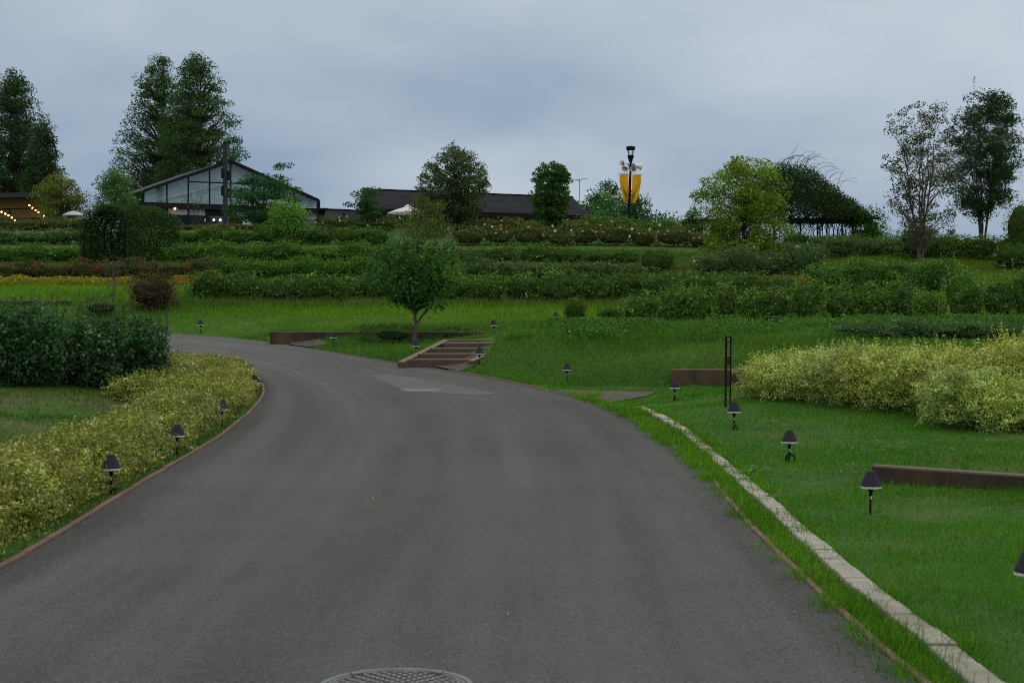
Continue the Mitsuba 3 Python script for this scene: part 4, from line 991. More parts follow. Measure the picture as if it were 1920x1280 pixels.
# dark column in front
lc = thing('light_column', 'tall dark square lighting column in front of the glass pavilion', 'lighting column')
b = spot(423.5, 78.0); zt_ = at(423, 272, 78)[2]
part(lc, 'post', beam(b - [0, 0, .2], [b[0], b[1], zt_], .21), 'blue_grey_metal')
part(lc, 'cap', beam([b[0], b[1], zt_], [b[0], b[1], zt_ + .12], .16), 'dark_metal')
for py, s_ in ((329, 1), (362, 1), (325, -1), (358, -1)):
    p = at(423.5 + s_ * 5.8, py, 77.95)
    part(lc, 'floodlight', box(p[0], p[1], p[2], .15, .20, .50, 0, .02), 'dark_metal')

# ---------------------------------------------------------------- block wall and slate-roofed building
bw = thing('block_wall', 'grey block wall with a dark coping between the pavilion and the slate roof', 'wall')
p0, p1 = at(611, 393, 84.0), at(700, 397, 83.0)
zl = zt_lo = float(zt(p0[0], p0[1])) - .3
part(bw, 'wall', slab([np.r_[p0[:2], zl], np.r_[p1[:2], zl], p1, p0], .2, (0.05, -1, 0)), 'grey_block')
part(bw, 'coping', beam(p0 + [-.02, 0, .03], p1 + [0, 0, .03], .28, .07), 'dark_metal')
wl = at(645, 405, 83.4); part(bw, 'wall_lamp', box(wl[0], wl[1] - .16, wl[2], .10, .10, .35), 'dark_metal')

sh = thing('slate_house', 'long low grey block building with a dark slate roof', 'building')
e0, e1 = at(688, 393, 77), at(1107, 406.5, 80.5)
def rot_pt(p, back, dz): return p + np.array([0.06, 1, 0]) * back + [0, 0, dz]
r0, r1 = at(683, 357, 80.5), at(1074, 372, 84)
eL, eR = at(684, 392, 76.6), at(1107, 406, 80.2)
part(sh, 'roof', slab([eL, eR, r1, r0], .10, np.cross(eR - eL, r0 - eL)), 'roof_slate')
part(sh, 'roof', slab([r0, r1, r1 + [.6, 3.4, -1.1], r0 + [-.2, 3.4, -1.1]], .10, np.cross(r1 - r0, [0, 3.4, -1.1])), 'roof_slate')
hip = np.array([eR, r1 + [.6, 3.4, -1.1], r1]); part(sh, 'roof', slab(hip, .08, np.cross(hip[1] - hip[0], hip[2] - hip[0])), 'roof_slate')
part(sh, 'ridge_cap', beam(r0 + [0, 0, .06], r1 + [0, 0, .06], .22, .09), 'dark_metal')
part(sh, 'verge_board', beam(eL + [-.05, 0, .02], r0 + [-.05, 0, .06], .10, .16), 'dark_metal')
part(sh, 'gutter', beam(eL + [0, -.06, -.12], eR + [0, -.06, -.12], .12, .20), 'black_metal')
wlL, wlR = eL + [.3, .55, 0], eR + [-.35, .55, 0]
zl = min(float(zt(*wlL[:2])), float(zt(*wlR[:2]))) - .4
part(sh, 'wall', slab([np.r_[wlL[:2], zl], np.r_[wlR[:2], zl], wlR - [0, 0, .1], wlL - [0, 0, .1]], .2, np.cross(wlR - wlL, [0, 0, 1])), 'grey_block')
part(sh, 'gable_wall', slab([np.r_[wlL[:2], zl], np.r_[r0[:2] + [.3, 3], zl], r0 + [.3, 3, -1.0], r0 + [.3, 0, -.1], wlL - [0, 0, .1]][:5], .2, (1, 0, 0)), 'grey_block')
for px, py in ((716, 407), (879, 412)):
    k_ = (px - 684) / (1107 - 684); c_ = wlL * (1 - k_) + wlR * k_
    zz = at(px, py, c_[1])[2]
    part(sh, 'wall_lamp', box(xat(px, c_[1]), c_[1] - .2, zz, .16, .16, .2, 0, .03), 'dark_metal')
k = thing('parasol', 'white parasol open in front of the slate-roofed building', 'parasol')
c_ = at(765, 399, 74); R_ = 1.02
part(k, 'canopy', lathe([(.0, .34), (.12, .30), (.55, .17), (R_, 0), (R_ - .01, -.05)], c_, 8), 'white_cloth')
part(k, 'vent', lathe([(0, .42), (.17, .34), (.18, .31)], c_, 8), 'white_cloth')
part(k, 'pole', tube([(c_[0], c_[1], float(zt(c_[0], c_[1])) - .1), (c_[0], c_[1], c_[2] + .40)], .025, 8), 'grey_metal')
k = thing('parasol', 'white parasol half hidden between the yellowish tree and the rose arch', 'parasol')
c_ = at(138, 403, 73.5); R_ = .58
part(k, 'canopy', lathe([(.0, .22), (.3, .14), (R_, 0), (R_ - .01, -.06)], c_, 8), 'white_cloth')
part(k, 'pole', tube([(c_[0], c_[1], float(zt(c_[0], c_[1])) - .1), (c_[0], c_[1], c_[2] + .2)], .025, 8), 'grey_metal')

# roof aerial
k = thing('television_aerial', 'thin roof aerial with short crossbars beside the egg-shaped tree', 'aerial')
b = at(1085.5, 384, 86); t_ = at(1087, 337, 86)
part(k, 'mast', tube([b - [0, 0, .6], t_], .022, 6), 'grey_metal')
part(k, 'boom', beam(t_ + [-.28, 0, -.02], t_ + [.42, 0, .06], .03), 'grey_metal')
for q in np.linspace(-.26, .40, 7): part(k, 'element', beam(t_ + [q, -.32, .0 + q * .1], t_ + [q, .32, .03 + q * .1], .018), 'grey_metal')
part(k, 'element', beam(t_ + [-.22, -.2, -.10], t_ + [.12, .2, -.06], .02), 'grey_metal')

# ---------------------------------------------------------------- yellow building with string lights
yb = thing('yellow_building', 'yellow open-fronted building with a dark roof edge at the picture border', 'building')
yl, yr = at(-60, 372, 84), at(88, 368, 86)
zl = float(zt(yl[0], yl[1])) - .3
n_ = np.array([.06, -1, 0])
part(yb, 'wall', slab([np.r_[yl[:2], zl], np.r_[yr[:2], zl], yr, yl], .15, n_), 'yellow_wall')
part(yb, 'roof_edge', beam(at(-70, 369.5, 83.4), at(90, 365, 85.4), 1.0, .26), 'blue_grey_metal')
part(yb, 'roof', slab([at(-70, 368, 83.2), at(90, 363.5, 85.2), at(90, 363.5, 85.2) + [0, 6, .3], at(-70, 368, 83.2) + [0, 6, .3]], .1, (0, 0, 1)), 'blue_grey_metal')
part(yb, 'rail', beam(at(-60, 393.5, 83.5), at(70, 390.5, 85.3), .06, .07), 'black_metal')
for px, y0, y1 in ((18, 393, 412),):
    part(yb, 'post', beam(at(px, y0, 84.4), at(px, y1, 84.4), .06), 'black_metal')
part(yb, 'counter', beam(at(-60, 413, 83.4), at(80, 410, 85.2), .3, .16), 'bin_black')
part(yb, 'floodlight', box(*at(53, 373.5, 84.2), .15, .2, .18, 0, .02), 'dark_metal')
for nm, pts_ in (('string of warm bulbs crossing the yellow wall to the roof edge', [(46, 377), (55, 385), (61, 390), (67, 394.5), (72, 398), (83, 405)]), ('string of warm bulbs hanging low across the yellow wall at the picture border', [(-6, 391), (3, 397.5), (10, 401), (16, 404), (22, 408), (28, 413)])):
    k = thing('light_string', nm, 'string lights')
    P = [at(px, py, 83.0 - .3 * q) for q, (px, py) in enumerate(pts_)]
    part(k, 'cable', tube(np.array(P) + [0, 0, .07], .012, 4, False), 'black_metal')
    for p in P[1:]: bulb(k, p, .055, [1.6, .80, .30])
single('clothing_rack', 'small blue cloth hanging beside the rose arch', 'cloth', slab([at(x, y, 72) for x, y in ((146, 425), (152, 425), (151, 417), (147, 417))], .03, (0, -1, 0)), 'cloth_blue')
labels['hanging_cloth'] = labels.pop('clothing_rack'); scene['hanging_cloth'] = scene.pop('clothing_rack')

# ---------------------------------------------------------------- street lamp with loudspeakers and banners
sl = thing('street_lamp', 'tall black street lamp carrying loudspeakers and yellow banners', 'street lamp')
D = 75.0
b = spot(1178.5, D); top = at(1183.5, 276, D)
axis = lambda py: np.array([np.interp(py, [276, 430], [1183.3, 1178.3]), py])
P_ = lambda py, dx=0.0, dy=0.0: at(np.interp(py, [276, 430], [1183.6, 1178.3]) + dx, py, D + dy)
part(sl, 'pole', tube([b - [0, 0, .3], P_(400), P_(309)], [.085, .075, .055], 10), 'black_metal', smooth=40)
c_ = P_(309)
part(sl, 'lamp_base', lathe([(.045, -.02), (.05, .05), (.165, .42), (.165, .47), (0, .48)], c_, 16), 'black_metal', smooth=40)
zc = P_(280.5)[2] - c_[2]
for q in range(4):
    a = q * math.pi / 2 + .5
    part(sl, 'strut', beam(c_ + [.10 * math.cos(a), .10 * math.sin(a), .46], c_ + [.165 * math.cos(a) * 1.3, .165 * math.sin(a) * 1.3, zc], .022), 'black_metal')
part(sl, 'lens', lathe([(.08, .48), (.15, zc - .03)], c_, 16), 'pavilion_glass')
part(sl, 'lamp_cap', lathe([(0, zc - .02), (.20, zc - .02), (.225, zc), (.235, zc + .12), (.20, zc + .15), (0, zc + .19)], c_, 20), 'black_metal', smooth=35)
ba = P_(325.5)
part(sl, 'banner_bar', tube([at(1159, 325, D - .06), at(1205, 328, D - .06)], .016, 6), 'grey_metal')
part(sl, 'bracket', box(*P_(316), .22, .16, .10, 0, .02), 'grey_metal')
HORN = [((1166, 307), (-.62, -.75, .12), .155, 'white horn loudspeaker pointing away to the side above another horn'), ((1171.5, 317.5), (-.35, -.62, -.5), .17, 'white horn loudspeaker tilted down beside the pole'),
        ((1188.5, 317.5), (.05, -.99, -.02), .178, 'white horn loudspeaker facing the viewer with its dark throat showing'), ((1202, 312.5), (.86, .30, -.14), .185, 'white horn loudspeaker pointing away on the side of the picture with the conifer-free sky')]
HORN[3] = (*HORN[3][:3], 'white horn loudspeaker turned sideways, widest of the four, above the second banner')
for (px, py), d_, R_, lab in HORN:
    k = thing('horn_loudspeaker', lab, 'loudspeaker', None)
    c_ = at(px, py, D - .15 if d_[1] < .2 else D)
    L = .36
    m = lathe([(R_, 0), (R_ * 1.03, -.01), (R_ * .93, -.035), (R_ * .66, -.12), (R_ * .44, -.22), (R_ * .36, -L)], (0, 0, 0), 24)
    part(k, 'horn', aim(m, d_, c_), 'horn_white', smooth=50)
    part(k, 'inner_horn', aim(lathe([(R_ * .985, -.004), (R_ * .88, -.04), (R_ * .6, -.125), (R_ * .40, -.20), (.0, -.21)], (0, 0, 0), 24), d_, c_), 'horn_white', smooth=50)
    part(k, 'throat', aim(lathe([(R_ * .40, -.14), (R_ * .32, -.10), (R_ * .15, -.085), (0, -.082)], (0, 0, 0), 16), d_, c_), 'horn_throat', smooth=50)
    part(k, 'driver', aim(lathe([(R_ * .36, -L), (R_ * .48, -L - .01), (R_ * .48, -L - .12), (0, -L - .13)], (0, 0, 0), 16), d_, c_), 'grey_metal', smooth=40)
    e_ = c_ - np.array(d_) / np.linalg.norm(d_) * (L + .05)
    q_ = P_(315)
    part(k, 'bracket', beam(e_, q_, .035), 'grey_metal')
def banner(label, xl, xr, inner, yt, yb_in, tip_in, tip_out, depth):
    """A hanging cloth whose free lower corner has blown up into a fold: a curved sheet, wide at the top, narrowing below."""
    k = thing('banner', label, 'banner', None)
    nu, nv = 13, 25
    V, UV = [], []
    for j in range(nv):
        t = j / (nv - 1)
        for i in range(nu):
            u = i / (nu - 1)                       # 0 at the outer edge, 1 at the pole edge
            x_out = np.interp(t, [0, .35, .7, 1], [xl, xl + (xr - xl) * .06, xl + (xr - xl) * .25, tip_out])
            x_in = np.interp(t, [0, .5, 1], [xr, xr + (inner - xr) * .3, tip_in])
            fold = math.sin(math.pi * u) * (.16 * t) + .10 * math.sin(u * 5 + t * 3) * t
            px = x_out * (1 - u) + x_in * u
            py = yt + (yb_in - yt) * t + (2.0 * (1 - u) * (1 if xl < xr else 1)) * (0 if t < 1 else .5)
            V.append(at(px, py, D - .05 + depth * fold))
    i, j = np.meshgrid(np.arange(nu - 1), np.arange(nv - 1), indexing='ij')
    q = np.stack([j * nu + i, j * nu + i + 1, (j + 1) * nu + i + 1, (j + 1) * nu + i], -1).reshape(-1, 4)
    V = np.array(V)
    part(k, 'cloth', (V, np.vstack([q[:, [0, 1, 2]], q[:, [0, 2, 3]]])), 'yellow_cloth', smooth=True)
    # the flap folded over the upper part
    cen = []
    fl = []
    for s_ in np.linspace(0, 1, 15):
        # diagonal crease from the outer top corner to the pole edge low down
        cx, cy = xl + (tip_in - xl) * (s_ ** 1.25), yt + 2 + (yb_in - yt) * .80 * s_
        for w__ in np.linspace(0, 1, 5):
            px = cx + (x_edge(s_, xl, tip_out, tip_in) - cx) * w__
            py = cy + (yt + (yb_in - yt) * (.25 + .78 * s_) - cy) * w__
            fl.append(at(px, py, D - .12 - .75 * math.sin(math.pi * min(1, .15 + .85 * s_)) * (1 - w__)))
    i, j = np.meshgrid(np.arange(14), np.arange(4), indexing='ij')
    q = np.stack([i * 5 + j, (i + 1) * 5 + j, (i + 1) * 5 + j + 1, i * 5 + j + 1], -1).reshape(-1, 4)
    part(k, 'fold', (np.array(fl), np.vstack([q[:, [0, 1, 2]], q[:, [0, 2, 3]]])), 'yellow_cloth', smooth=True)
    ring = at((xl + tip_out) / 2 + (tip_in - xl) * .22, yt + (yb_in - yt) * .67, D - .30)
    a = np.linspace(0, 2 * math.pi, 25)
    part(k, 'print', tube(ring + np.stack([.06 * np.cos(a), -.02 + 0 * a, .085 * np.sin(a)], 1), .008, 5, False), 'cloth_print')
def x_edge(s_, xl, tip_out, tip_in): return np.interp(s_, [0, .5, 1], [xl, xl + (tip_out - xl) * .75, tip_out + (tip_in - tip_out) * .7])
banner('yellow cloth banner with its corner folded up, on the speaker-mouth side nearer the buildings', 1161.5, 1178.5, 1179, 327, 378, 1179, 1169, 1)
banner('yellow cloth banner with its corner folded up, on the side nearer the vine pergola', 1202, 1185.5, 1184, 328.5, 380, 1182.5, 1191, 1)

# ---------------------------------------------------------------- rose arch and pergola
ar = thing('rose_arch', 'tunnel arch of dark rods overgrown with climbing roses', 'arch')
rng = np.random.default_rng(61)
hoops = []
for q in range(9):
    d_ = 54.6 + q * .30; xc = xat(197, 54.6) + q * .165
    hw, ht = .74, 1.98 - .035 * q
    b = ground(xc, d_)
    a = np.linspace(0, math.pi, 15)
    pts_ = [(xc - hw, d_, b[2] - .1), (xc - hw, d_, b[2] + ht - hw)] + [(xc - hw * math.cos(t), d_, b[2] + ht - hw + hw * math.sin(t)) for t in a[1:-1]] + [(xc + hw, d_, b[2] + ht - hw), (xc + hw, d_, b[2] - .1)]
    hoops.append(np.array(pts_)); part(ar, 'hoop', tube(pts_, .016, 6), 'black_metal', smooth=40)
for s_ in range(1, 16):
    part(ar, 'rail', tube([h[s_] for h in hoops], .010, 5), 'black_metal')
P, O = [], []
for q in range(26000):
    h0 = hoops[0]; tq = rng.random() ** 1.15 * 8; i0 = int(min(tq, 7)); fr = tq - i0
    line = hoops[i0] * (1 - fr) + hoops[i0 + 1] * fr
    u_ = rng.choice([rng.uniform(0, 1), rng.uniform(1, 15), rng.uniform(15, 16)], p=[.3, .45, .25]); k_ = int(min(u_, 15)); p = line[k_] * (1 - u_ + k_) + line[min(k_ + 1, 16)] * (u_ - k_)
    c_ = np.array([line[:, 0].mean(), p[1], p[2] - .01 if p[2] < line[8, 2] - .74 else line[8, 2] - .74])
    o = p - c_; o /= np.linalg.norm(o) + 1e-9
    side = p[0] > c_[0]
    thick = .24 if o[2] > .3 else (.20 if side else .18)
    lum = meshkit.noise(p * 2.2)
    P.append(p + o * (.03 + rng.random() * thick * (.5 + lum)) + rng.normal(0, .02, 3)); O.append(o)
v, f, c = leaf_mesh(rng, np.array(P), .075, [(.022, .055, .016), (.058, .115, .028), (.10, .15, .05)], .3, np.array(O), .3, .5, 1.4)
part(ar, 'foliage', (v, f), 'leaf', color=c)
single('ground_light', 'small white light standing before the rose arch', 'light', lathe([(0, .0), (.09, .0), (.11, .07), (.07, .12), (0, .13)], spot(162, 53.9) + [0, 0, .05], 16), 'lamp_rim', smooth=40)
single('flat_bench', 'long flat dark bench top showing through the rose arch', 'bench', cat([box(xat(238, 72), 72, spot(238, 72)[2] + .62, 1.7, .4, .07, 0, .01)] + [box(xat(238, 72) + s_ * .7, 72, spot(238, 72)[2] + .28, .08, .34, .64) for s_ in (-1, 1)]), 'bin_black')

pg = thing('vine_pergola', 'dark pergola buried under a heavy domed vine on the hilltop', 'pergola')
rng = np.random.default_rng(62)
zt_pg = at(1560, 412, 66)[2]
for px, d_ in ((1300, 66), (1316, 67.5), (1484, 65), (1532, 65), (1578, 65), (1604, 65.5), (1500, 68), (1550, 68), (1600, 68.5), (1450, 66)):
    b = spot(px, d_)
    part(pg, 'post', tube([b - [0, 0, .1], [b[0], b[1], zt_pg]], .035, 6), 'black_metal', smooth=40)
for d_ in (65, 66.6, 68.2):
    part(pg, 'beam', beam([xat(1285, 66), d_, zt_pg - (.08 if d_ == 65 else 0)], [xat(1640, 66), d_, zt_pg], .09, .09), 'black_metal')
for px in np.linspace(1295, 1630, 12):
    part(pg, 'rafter', beam([xat(px, 66), 64.6, zt_pg + .09], [xat(px, 66), 68.6, zt_pg + .09], .06), 'black_metal')
vn = thing('climbing_vine', 'heavy dark vine heaped over the pergola with whip-like shoots on top', 'vine')
HP = [(1415, 335), (1446, 312), (1478, 298), (1512, 304), (1537, 322), (1557, 342), (1577, 354), (1600, 372), (1613, 396), (1620, 412)]
hx = np.array([xat(p[0], 66) for p in HP]); hz = np.array([at(p[0], p[1], 66)[2] for p in HP])
n = 38000
x = rng.uniform(hx[0] - .3, hx[-1], n); u_ = rng.random(n) ** .45; y_ = rng.uniform(-1, 1, n)
topz = np.interp(x, hx, hz) - .12
lump = .30 * (meshkit.fbm(np.stack([x * 1.5, y_ * 2, x * 0], -1), 3, 8) - .5) * 2
zz = zt_pg - .05 + (topz + lump - zt_pg) * np.sqrt(np.clip(1 - y_ ** 2, 0, 1)) * u_
P = np.stack([x, 66.4 + y_ * 1.9, zz], 1) + rng.normal(0, .09, (n, 3))
v, f, c = leaf_mesh(rng, P, .10, [(.014, .036, .014), (.036, .068, .022), (.07, .10, .03)], .35, np.stack([x * 0, y_, u_], 1), .2, .35)
part(vn, 'foliage', (v, f), 'leaf', color=c)
P = []
for _ in range(260):
    x0 = rng.uniform(hx[0], hx[-1] - .1); y0 = rng.uniform(-1.6, 1.2); L = rng.uniform(.05, .5)
    P += [[x0 + rng.normal(0, .04), 66.4 + y0 + rng.normal(0, .04), zt_pg - L * rng.random()] for _ in range(12)]
v, f, c = leaf_mesh(rng, np.array(P), .07, [(.014, .036, .014), (.036, .068, .022)], .3, None, .2, .4)
part(vn, 'fringe', (v, f), 'leaf', color=c)
sh_ = []
for _ in range(46):
    x0 = rng.uniform(hx[1] - .6, hx[6]); z0 = np.interp(x0, hx, hz) - .2; y0 = 66.4 + rng.uniform(-.6, .6)
    L = rng.uniform(.5, 1.25); bend = rng.uniform(.2, 1.0)
    t = np.linspace(0, 1, 8)
    sh_.append(tube(np.stack([x0 + bend * L * t ** 1.6, y0 + rng.normal(0, .2) * t, z0 + L * (t - .75 * bend * t ** 2.4)], 1), [.010] * 4 + [.007] * 4, 3, False))
part(vn, 'shoots', cat(sh_), 'bark', kind='stuff')
cn = []
for _ in range(46):
    x0 = xat(rng.uniform(1440, 1612), 66); y0 = 66.4 + rng.uniform(-1.5, 1.5); g_ = ground(x0, y0)
    cn.append(tube([g_ - [0, 0, .05], g_ * [1, 1, 0] + [rng.normal(0, .1), 0, (g_[2] + zt_pg) / 2], [x0 + rng.normal(0, .25), y0, zt_pg + .1]], [.022, .016, .012], 4, False))
part(vn, 'canes', cat(cn), 'bark', kind='stuff')
for q, (px, w_, h_, d_) in enumerate(((1632, 62, 1.75, 64.8), (1300, 40, 1.35, 66.5), (1725, 60, 1.0, 57.5))):
    bush_thing(rng, 'climbing_rose', ['loose leafy climber on the open end of the pergola', 'leafy climber on the far post of the pergola behind the yellow-green tree', 'bright green shrub behind the trunks of the sparse tree'][q], 'climbing rose' if q < 2 else 'shrub', None, px, d_, w_, h_, 1700, .080, MD, .8, None, rough=.5, core=.4, sprigs=16)

# ---------------------------------------------------------------- small things
k = thing('utility_box', 'low dark green utility box in the long grass on the crest of the mound', 'utility box')
b = spot(1448, 33.6)
part(k, 'body', box(b[0], b[1], b[2] + .10, .28, .22, .24, 0, .01), 'box_green')
part(k, 'lid', box(b[0], b[1], b[2] + .235, .33, .27, .035, 0, .008), 'box_green')
rng = np.random.default_rng(71)
for px, py, lab in ((1640, 942, 'curled brown dead leaf lying on the paver strip'), ):
    pass
p = on_road(1440, 942); p[2] = kz(p[0], p[1]) + .03
v, f, c = leaf_mesh(rng, p[None] + [0, 0, .012], .085, [(.16, .05, .03), (.20, .07, .04)], .1, None, 2.0, .45)
single('dead_leaf', 'curled red-brown dead leaf lying on the pale paver strip', 'leaf', (v, f), 'leaf', color=c)
b = spot(325, 30.2)
k = thing('stone_block', 'pale flat stone lying at the road side behind the yellow-green shrubs', 'stone')
m = ICO[2]; v = np.array(m.vertices) * [.22, .13, .055] * (1 + .3 * (meshkit.fbm(np.array(m.vertices) * 2 + 5, 3, 2)[:, None] - .5)); scene[k] = mikit.ply((v + b + [0, 0, .03], np.array(m.faces)), 'pale_concrete', smooth=40)
for px, d_, z_, lab in ((160, 55, .5, 0),): pass

# ---------------------------------------------------------------- grass
block = shapely.union_all([kerb_line, spur.buffer(-.05), land, pth, shapely.Polygon([(xat(756, 29.7), 29.5), (xat(896, 29.6), 29.5), (xat(930, 30.8), 30.9), (xat(925, 31.9), 32.0), (xat(836, 31.4), 31.6)])])
def blades(rng, x, y, h, w_, lean, cols, spread=.25, segs=1, lift=0.0, tilt=None):
    """Grass: one blade at each (x, y); segs 1 = one triangle, 2 = a bent blade of three triangles."""
    n = len(x); z0 = np.maximum(zt(x, y), np.where(road_dist(x, y) < .02, zroad(y), -9)) - .006 + lift
    a = rng.uniform(0, 2 * math.pi, n); h = h * rng.lognormal(0, .28, n); w_ = w_ * rng.uniform(.7, 1.3, n)
    side = np.stack([np.cos(a), np.sin(a), 0 * a], 1); b = rng.uniform(0, 2 * math.pi, n)
    d = np.stack([np.cos(b), np.sin(b), 0 * b], 1) * (lean * rng.uniform(.2, 1.5, n))[:, None]
    if tilt is not None: d = d + tilt
    p = np.stack([x, y, z0], 1); up = np.array([0, 0, 1.0])
    tip = p + (d + up * np.sqrt(np.clip(1 - (d ** 2).sum(1), .15, 1))[:, None]) * h[:, None]
    m = rng.beta(1.4, 1.4, (n, 1)); cols = np.asarray(cols, float)
    patch = meshkit.fbm(np.stack([x * .7, y * .7, x * 0], -1), 3, 6)[:, None]
    m = np.clip(m + (patch - .5) * 1.2, 0, 1)
    c = (cols[0] * (1 - m) + cols[1] * m) * rng.lognormal(0, spread, (n, 1))
    pale = np.clip((meshkit.fbm(np.stack([x * .45 + 9, y * .45, x * 0], -1), 4, 16)[:, None] - .50) * 4, 0, 1)
    c = c * (1 - .45 * pale) + c * [1.55, 1.12, 1.3] * .45 * pale
    dry = rng.random(n) < .035; c[dry] = np.array([.16, .13, .05]) * rng.lognormal(0, .2, (dry.sum(), 1))
    if segs == 1:
        v = np.stack([p - side * w_[:, None] / 2, p + side * w_[:, None] / 2, tip], 1).reshape(-1, 3)
        f = np.arange(3 * n).reshape(-1, 3); return v, f, np.clip(np.repeat(c, 3, 0), 0, .9)
    mid = p * .45 + tip * .55 + up * (h * .16)[:, None]
    v = np.stack([p - side * w_[:, None] / 2, p + side * w_[:, None] / 2, mid + side * w_[:, None] * .38, mid - side * w_[:, None] * .38, tip], 1).reshape(-1, 3)
    k = np.arange(n)[:, None] * 5
    f = np.hstack([k + [[0, 1, 2]], k + [[0, 2, 3]], k + [[3, 2, 4]]]).reshape(-1, 3)
    return v, f, np.clip(np.repeat(c, 5, 0), 0, .9)

def scatter(rng, n, d0, d1, xlo, xhi, power=1.0):
    """n points with 1/d^power falling density, between xlo(d) and xhi(d)."""
    u = rng.random(n * 2); 
    d = (d0 ** (1 - power) + u * (d1 ** (1 - power) - d0 ** (1 - power))) ** (1 / (1 - power)) if power != 1 else d0 * (d1 / d0) ** u
    lo, hi = xlo(d), xhi(d); wd = np.maximum(hi - lo, 0)
    keep = rng.random(len(d)) < wd / wd.max()
    d, lo, hi = d[keep], lo[keep], hi[keep]
    return lo + rng.random(len(d)) * (hi - lo), d
rx_, ry_ = right[:, 0], right[:, 1]
o_ = np.argsort(ry_)
def road_right(d): return np.interp(d, ry_[o_], rx_[o_])
reach = lambda d: .343 * d + 1.0
GR = [(0.0405, 0.1663, 0.0087), (0.0959, 0.2915, 0.0188)]
GR2 = [(0.0583, 0.175, 0.0102), (0.1452, 0.3288, 0.0247)]
GR3 = [(0.0567, 0.1614, 0.0184), (0.1343, 0.2799, 0.0389)]
GR4 = [(0.077, 0.204, 0.009), (0.1617, 0.3454, 0.0165)]
rng = np.random.default_rng(201)
x, y = scatter(rng, 330000, 5.2, 28.0, lambda d: road_right(d) + .0, reach, 1.3)
ok = ~shapely.contains_xy(block, x, y) & (road_dist(x, y) > .03); x, y = x[ok], y[ok]
kd = shapely.distance(shapely.points(x, y), shapely.LineString(kerb[:, :2]))
verge = (road_dist(x, y) < .75) & (x < np.interp(y, kerb[::-1, 1] if kerb[0, 1] > kerb[-1, 1] else kerb[:, 1], kerb[::-1, 0] if kerb[0, 1] > kerb[-1, 1] else kerb[:, 0])) & (y < 25)
lx, ly = x[~verge], y[~verge]
wave = meshkit.fbm(np.stack([lx * 1.1, ly * 1.1, lx * 0], -1), 3, 9)
hl = .046 * (.35 + 1.5 * np.clip(wave - .12, 0, 1)) * np.where(kd[~verge] < .12, 1.5, 1)
m1 = blades(rng, lx, ly, hl, .0042 * (ly / 9) ** .75, .55, GR, .22)
fw = shapely.distance(shapely.points(lx, ly), shapely.LineString([(xat(1634, 13.6), 13.5), (xat(1960, 12.8), 12.6), (xat(2150, 12.3), 12.2)])) < .35
ex, ey = lx[fw][:2600], ly[fw][:2600]
m2 = blades(rng, ex[:1500], ey[:1500] - .12, .06, .0055, .6, GR2, .25, 2)
stuff('lawn_grass', 'mown lawn grass sloping to the paver strip beside the road', 'grass', cat3([m1, m2])[:2], 'blade', color=cat3([m1, m2])[2])
vx, vy = x[verge], y[verge]
vx = np.r_[vx, vx + rng.normal(0, .03, len(vx))]; vy = np.r_[vy, vy + rng.normal(0, .03, len(vy))]
wave = meshkit.fbm(np.stack([vx * 2.0, vy * 1.6, vx * 0], -1), 3, 19)
okv = (road_dist(vx, vy) > .02) & ~shapely.contains_xy(kerb_line.buffer(-.02), vx, vy); vx, vy, wave = vx[okv], vy[okv], wave[okv]
m1 = blades(rng, vx, vy, .036 + .15 * np.clip(wave - .45, 0, 1), .0044 * (vy / 9) ** .7, .7, GR2, .25, 2)
# tufts that lean over the road edge and the pavers
tx, ty = [], []
for s_ in rng.uniform(4.5, 25, 130):
    e_ = road_right(s_) + rng.choice([.03, .08, .40], p=[.6, .25, .15]); k_ = int(rng.integers(40, 190))
    tx.append(e_ + rng.normal(0, .07, k_)); ty.append(s_ + rng.normal(0, .10, k_))
for _ in range(70):
    q_ = kerb[int(rng.integers(len(kerb)))]; k_ = int(rng.integers(15, 90))
    tx.append(q_[0] + rng.choice([-.085, .085]) + rng.normal(0, .03, k_)); ty.append(q_[1] + rng.normal(0, .11, k_))
tx, ty = np.concatenate(tx), np.concatenate(ty)
m2 = blades(rng, tx, ty, .085, .0048 * (ty / 9) ** .6, .8, GR2, .25, 2, tilt=np.array([-.12, -.05, 0]))
mm = cat3([m1, m2])
stuff('verge_grass', 'lush longer grass between the road edge and the paver strip', 'grass', mm[:2], 'blade', color=mm[2])

x, y = scatter(rng, 240000, 27.0, 37.5, lambda d: road_right(d) + .02, lambda d: .343 * d + 1.5, .8)
ok = ~shapely.contains_xy(block, x, y) & (road_dist(x, y) > .05); x, y = x[ok], y[ok]
rough_ = smooth = np.clip((y - (28.4 + .9 * np.sin(x * .8) + 1.0 * (x < 2.2))) / 1.6, 0, 1) * np.where(x < xat(955, 32), .25, 1)
lump = meshkit.fbm(np.stack([x * 1.6, y * 1.6, x * 0], -1), 3, 29)
cr = np.clip((lump - .44) * 5, 0, 1)
m1 = blades(rng, x, y, .06 + rough_ * (.05 + .10 * cr), .010 + .006 * rough_, .55 + .5 * rough_, GR3, .26)
tx, ty = [], []
for _ in range(260):
    yy = rng.uniform(30.5, 34.8); xx = rng.uniform(.4, .343 * yy + 1); k_ = int(rng.integers(10, 40))
    tx.append(xx + rng.normal(0, .10, k_)); ty.append(yy + rng.normal(0, .10, k_))
tx, ty = np.concatenate(tx), np.concatenate(ty)
m2 = blades(rng, tx, ty, .20, .012, .8, GR2, .3, 2)
mm = cat3([m1, m2])
stuff('mound_grass', 'rough coarse grass covering the mound beyond the lawn and round the steps', 'grass', mm[:2], 'blade', color=mm[2])

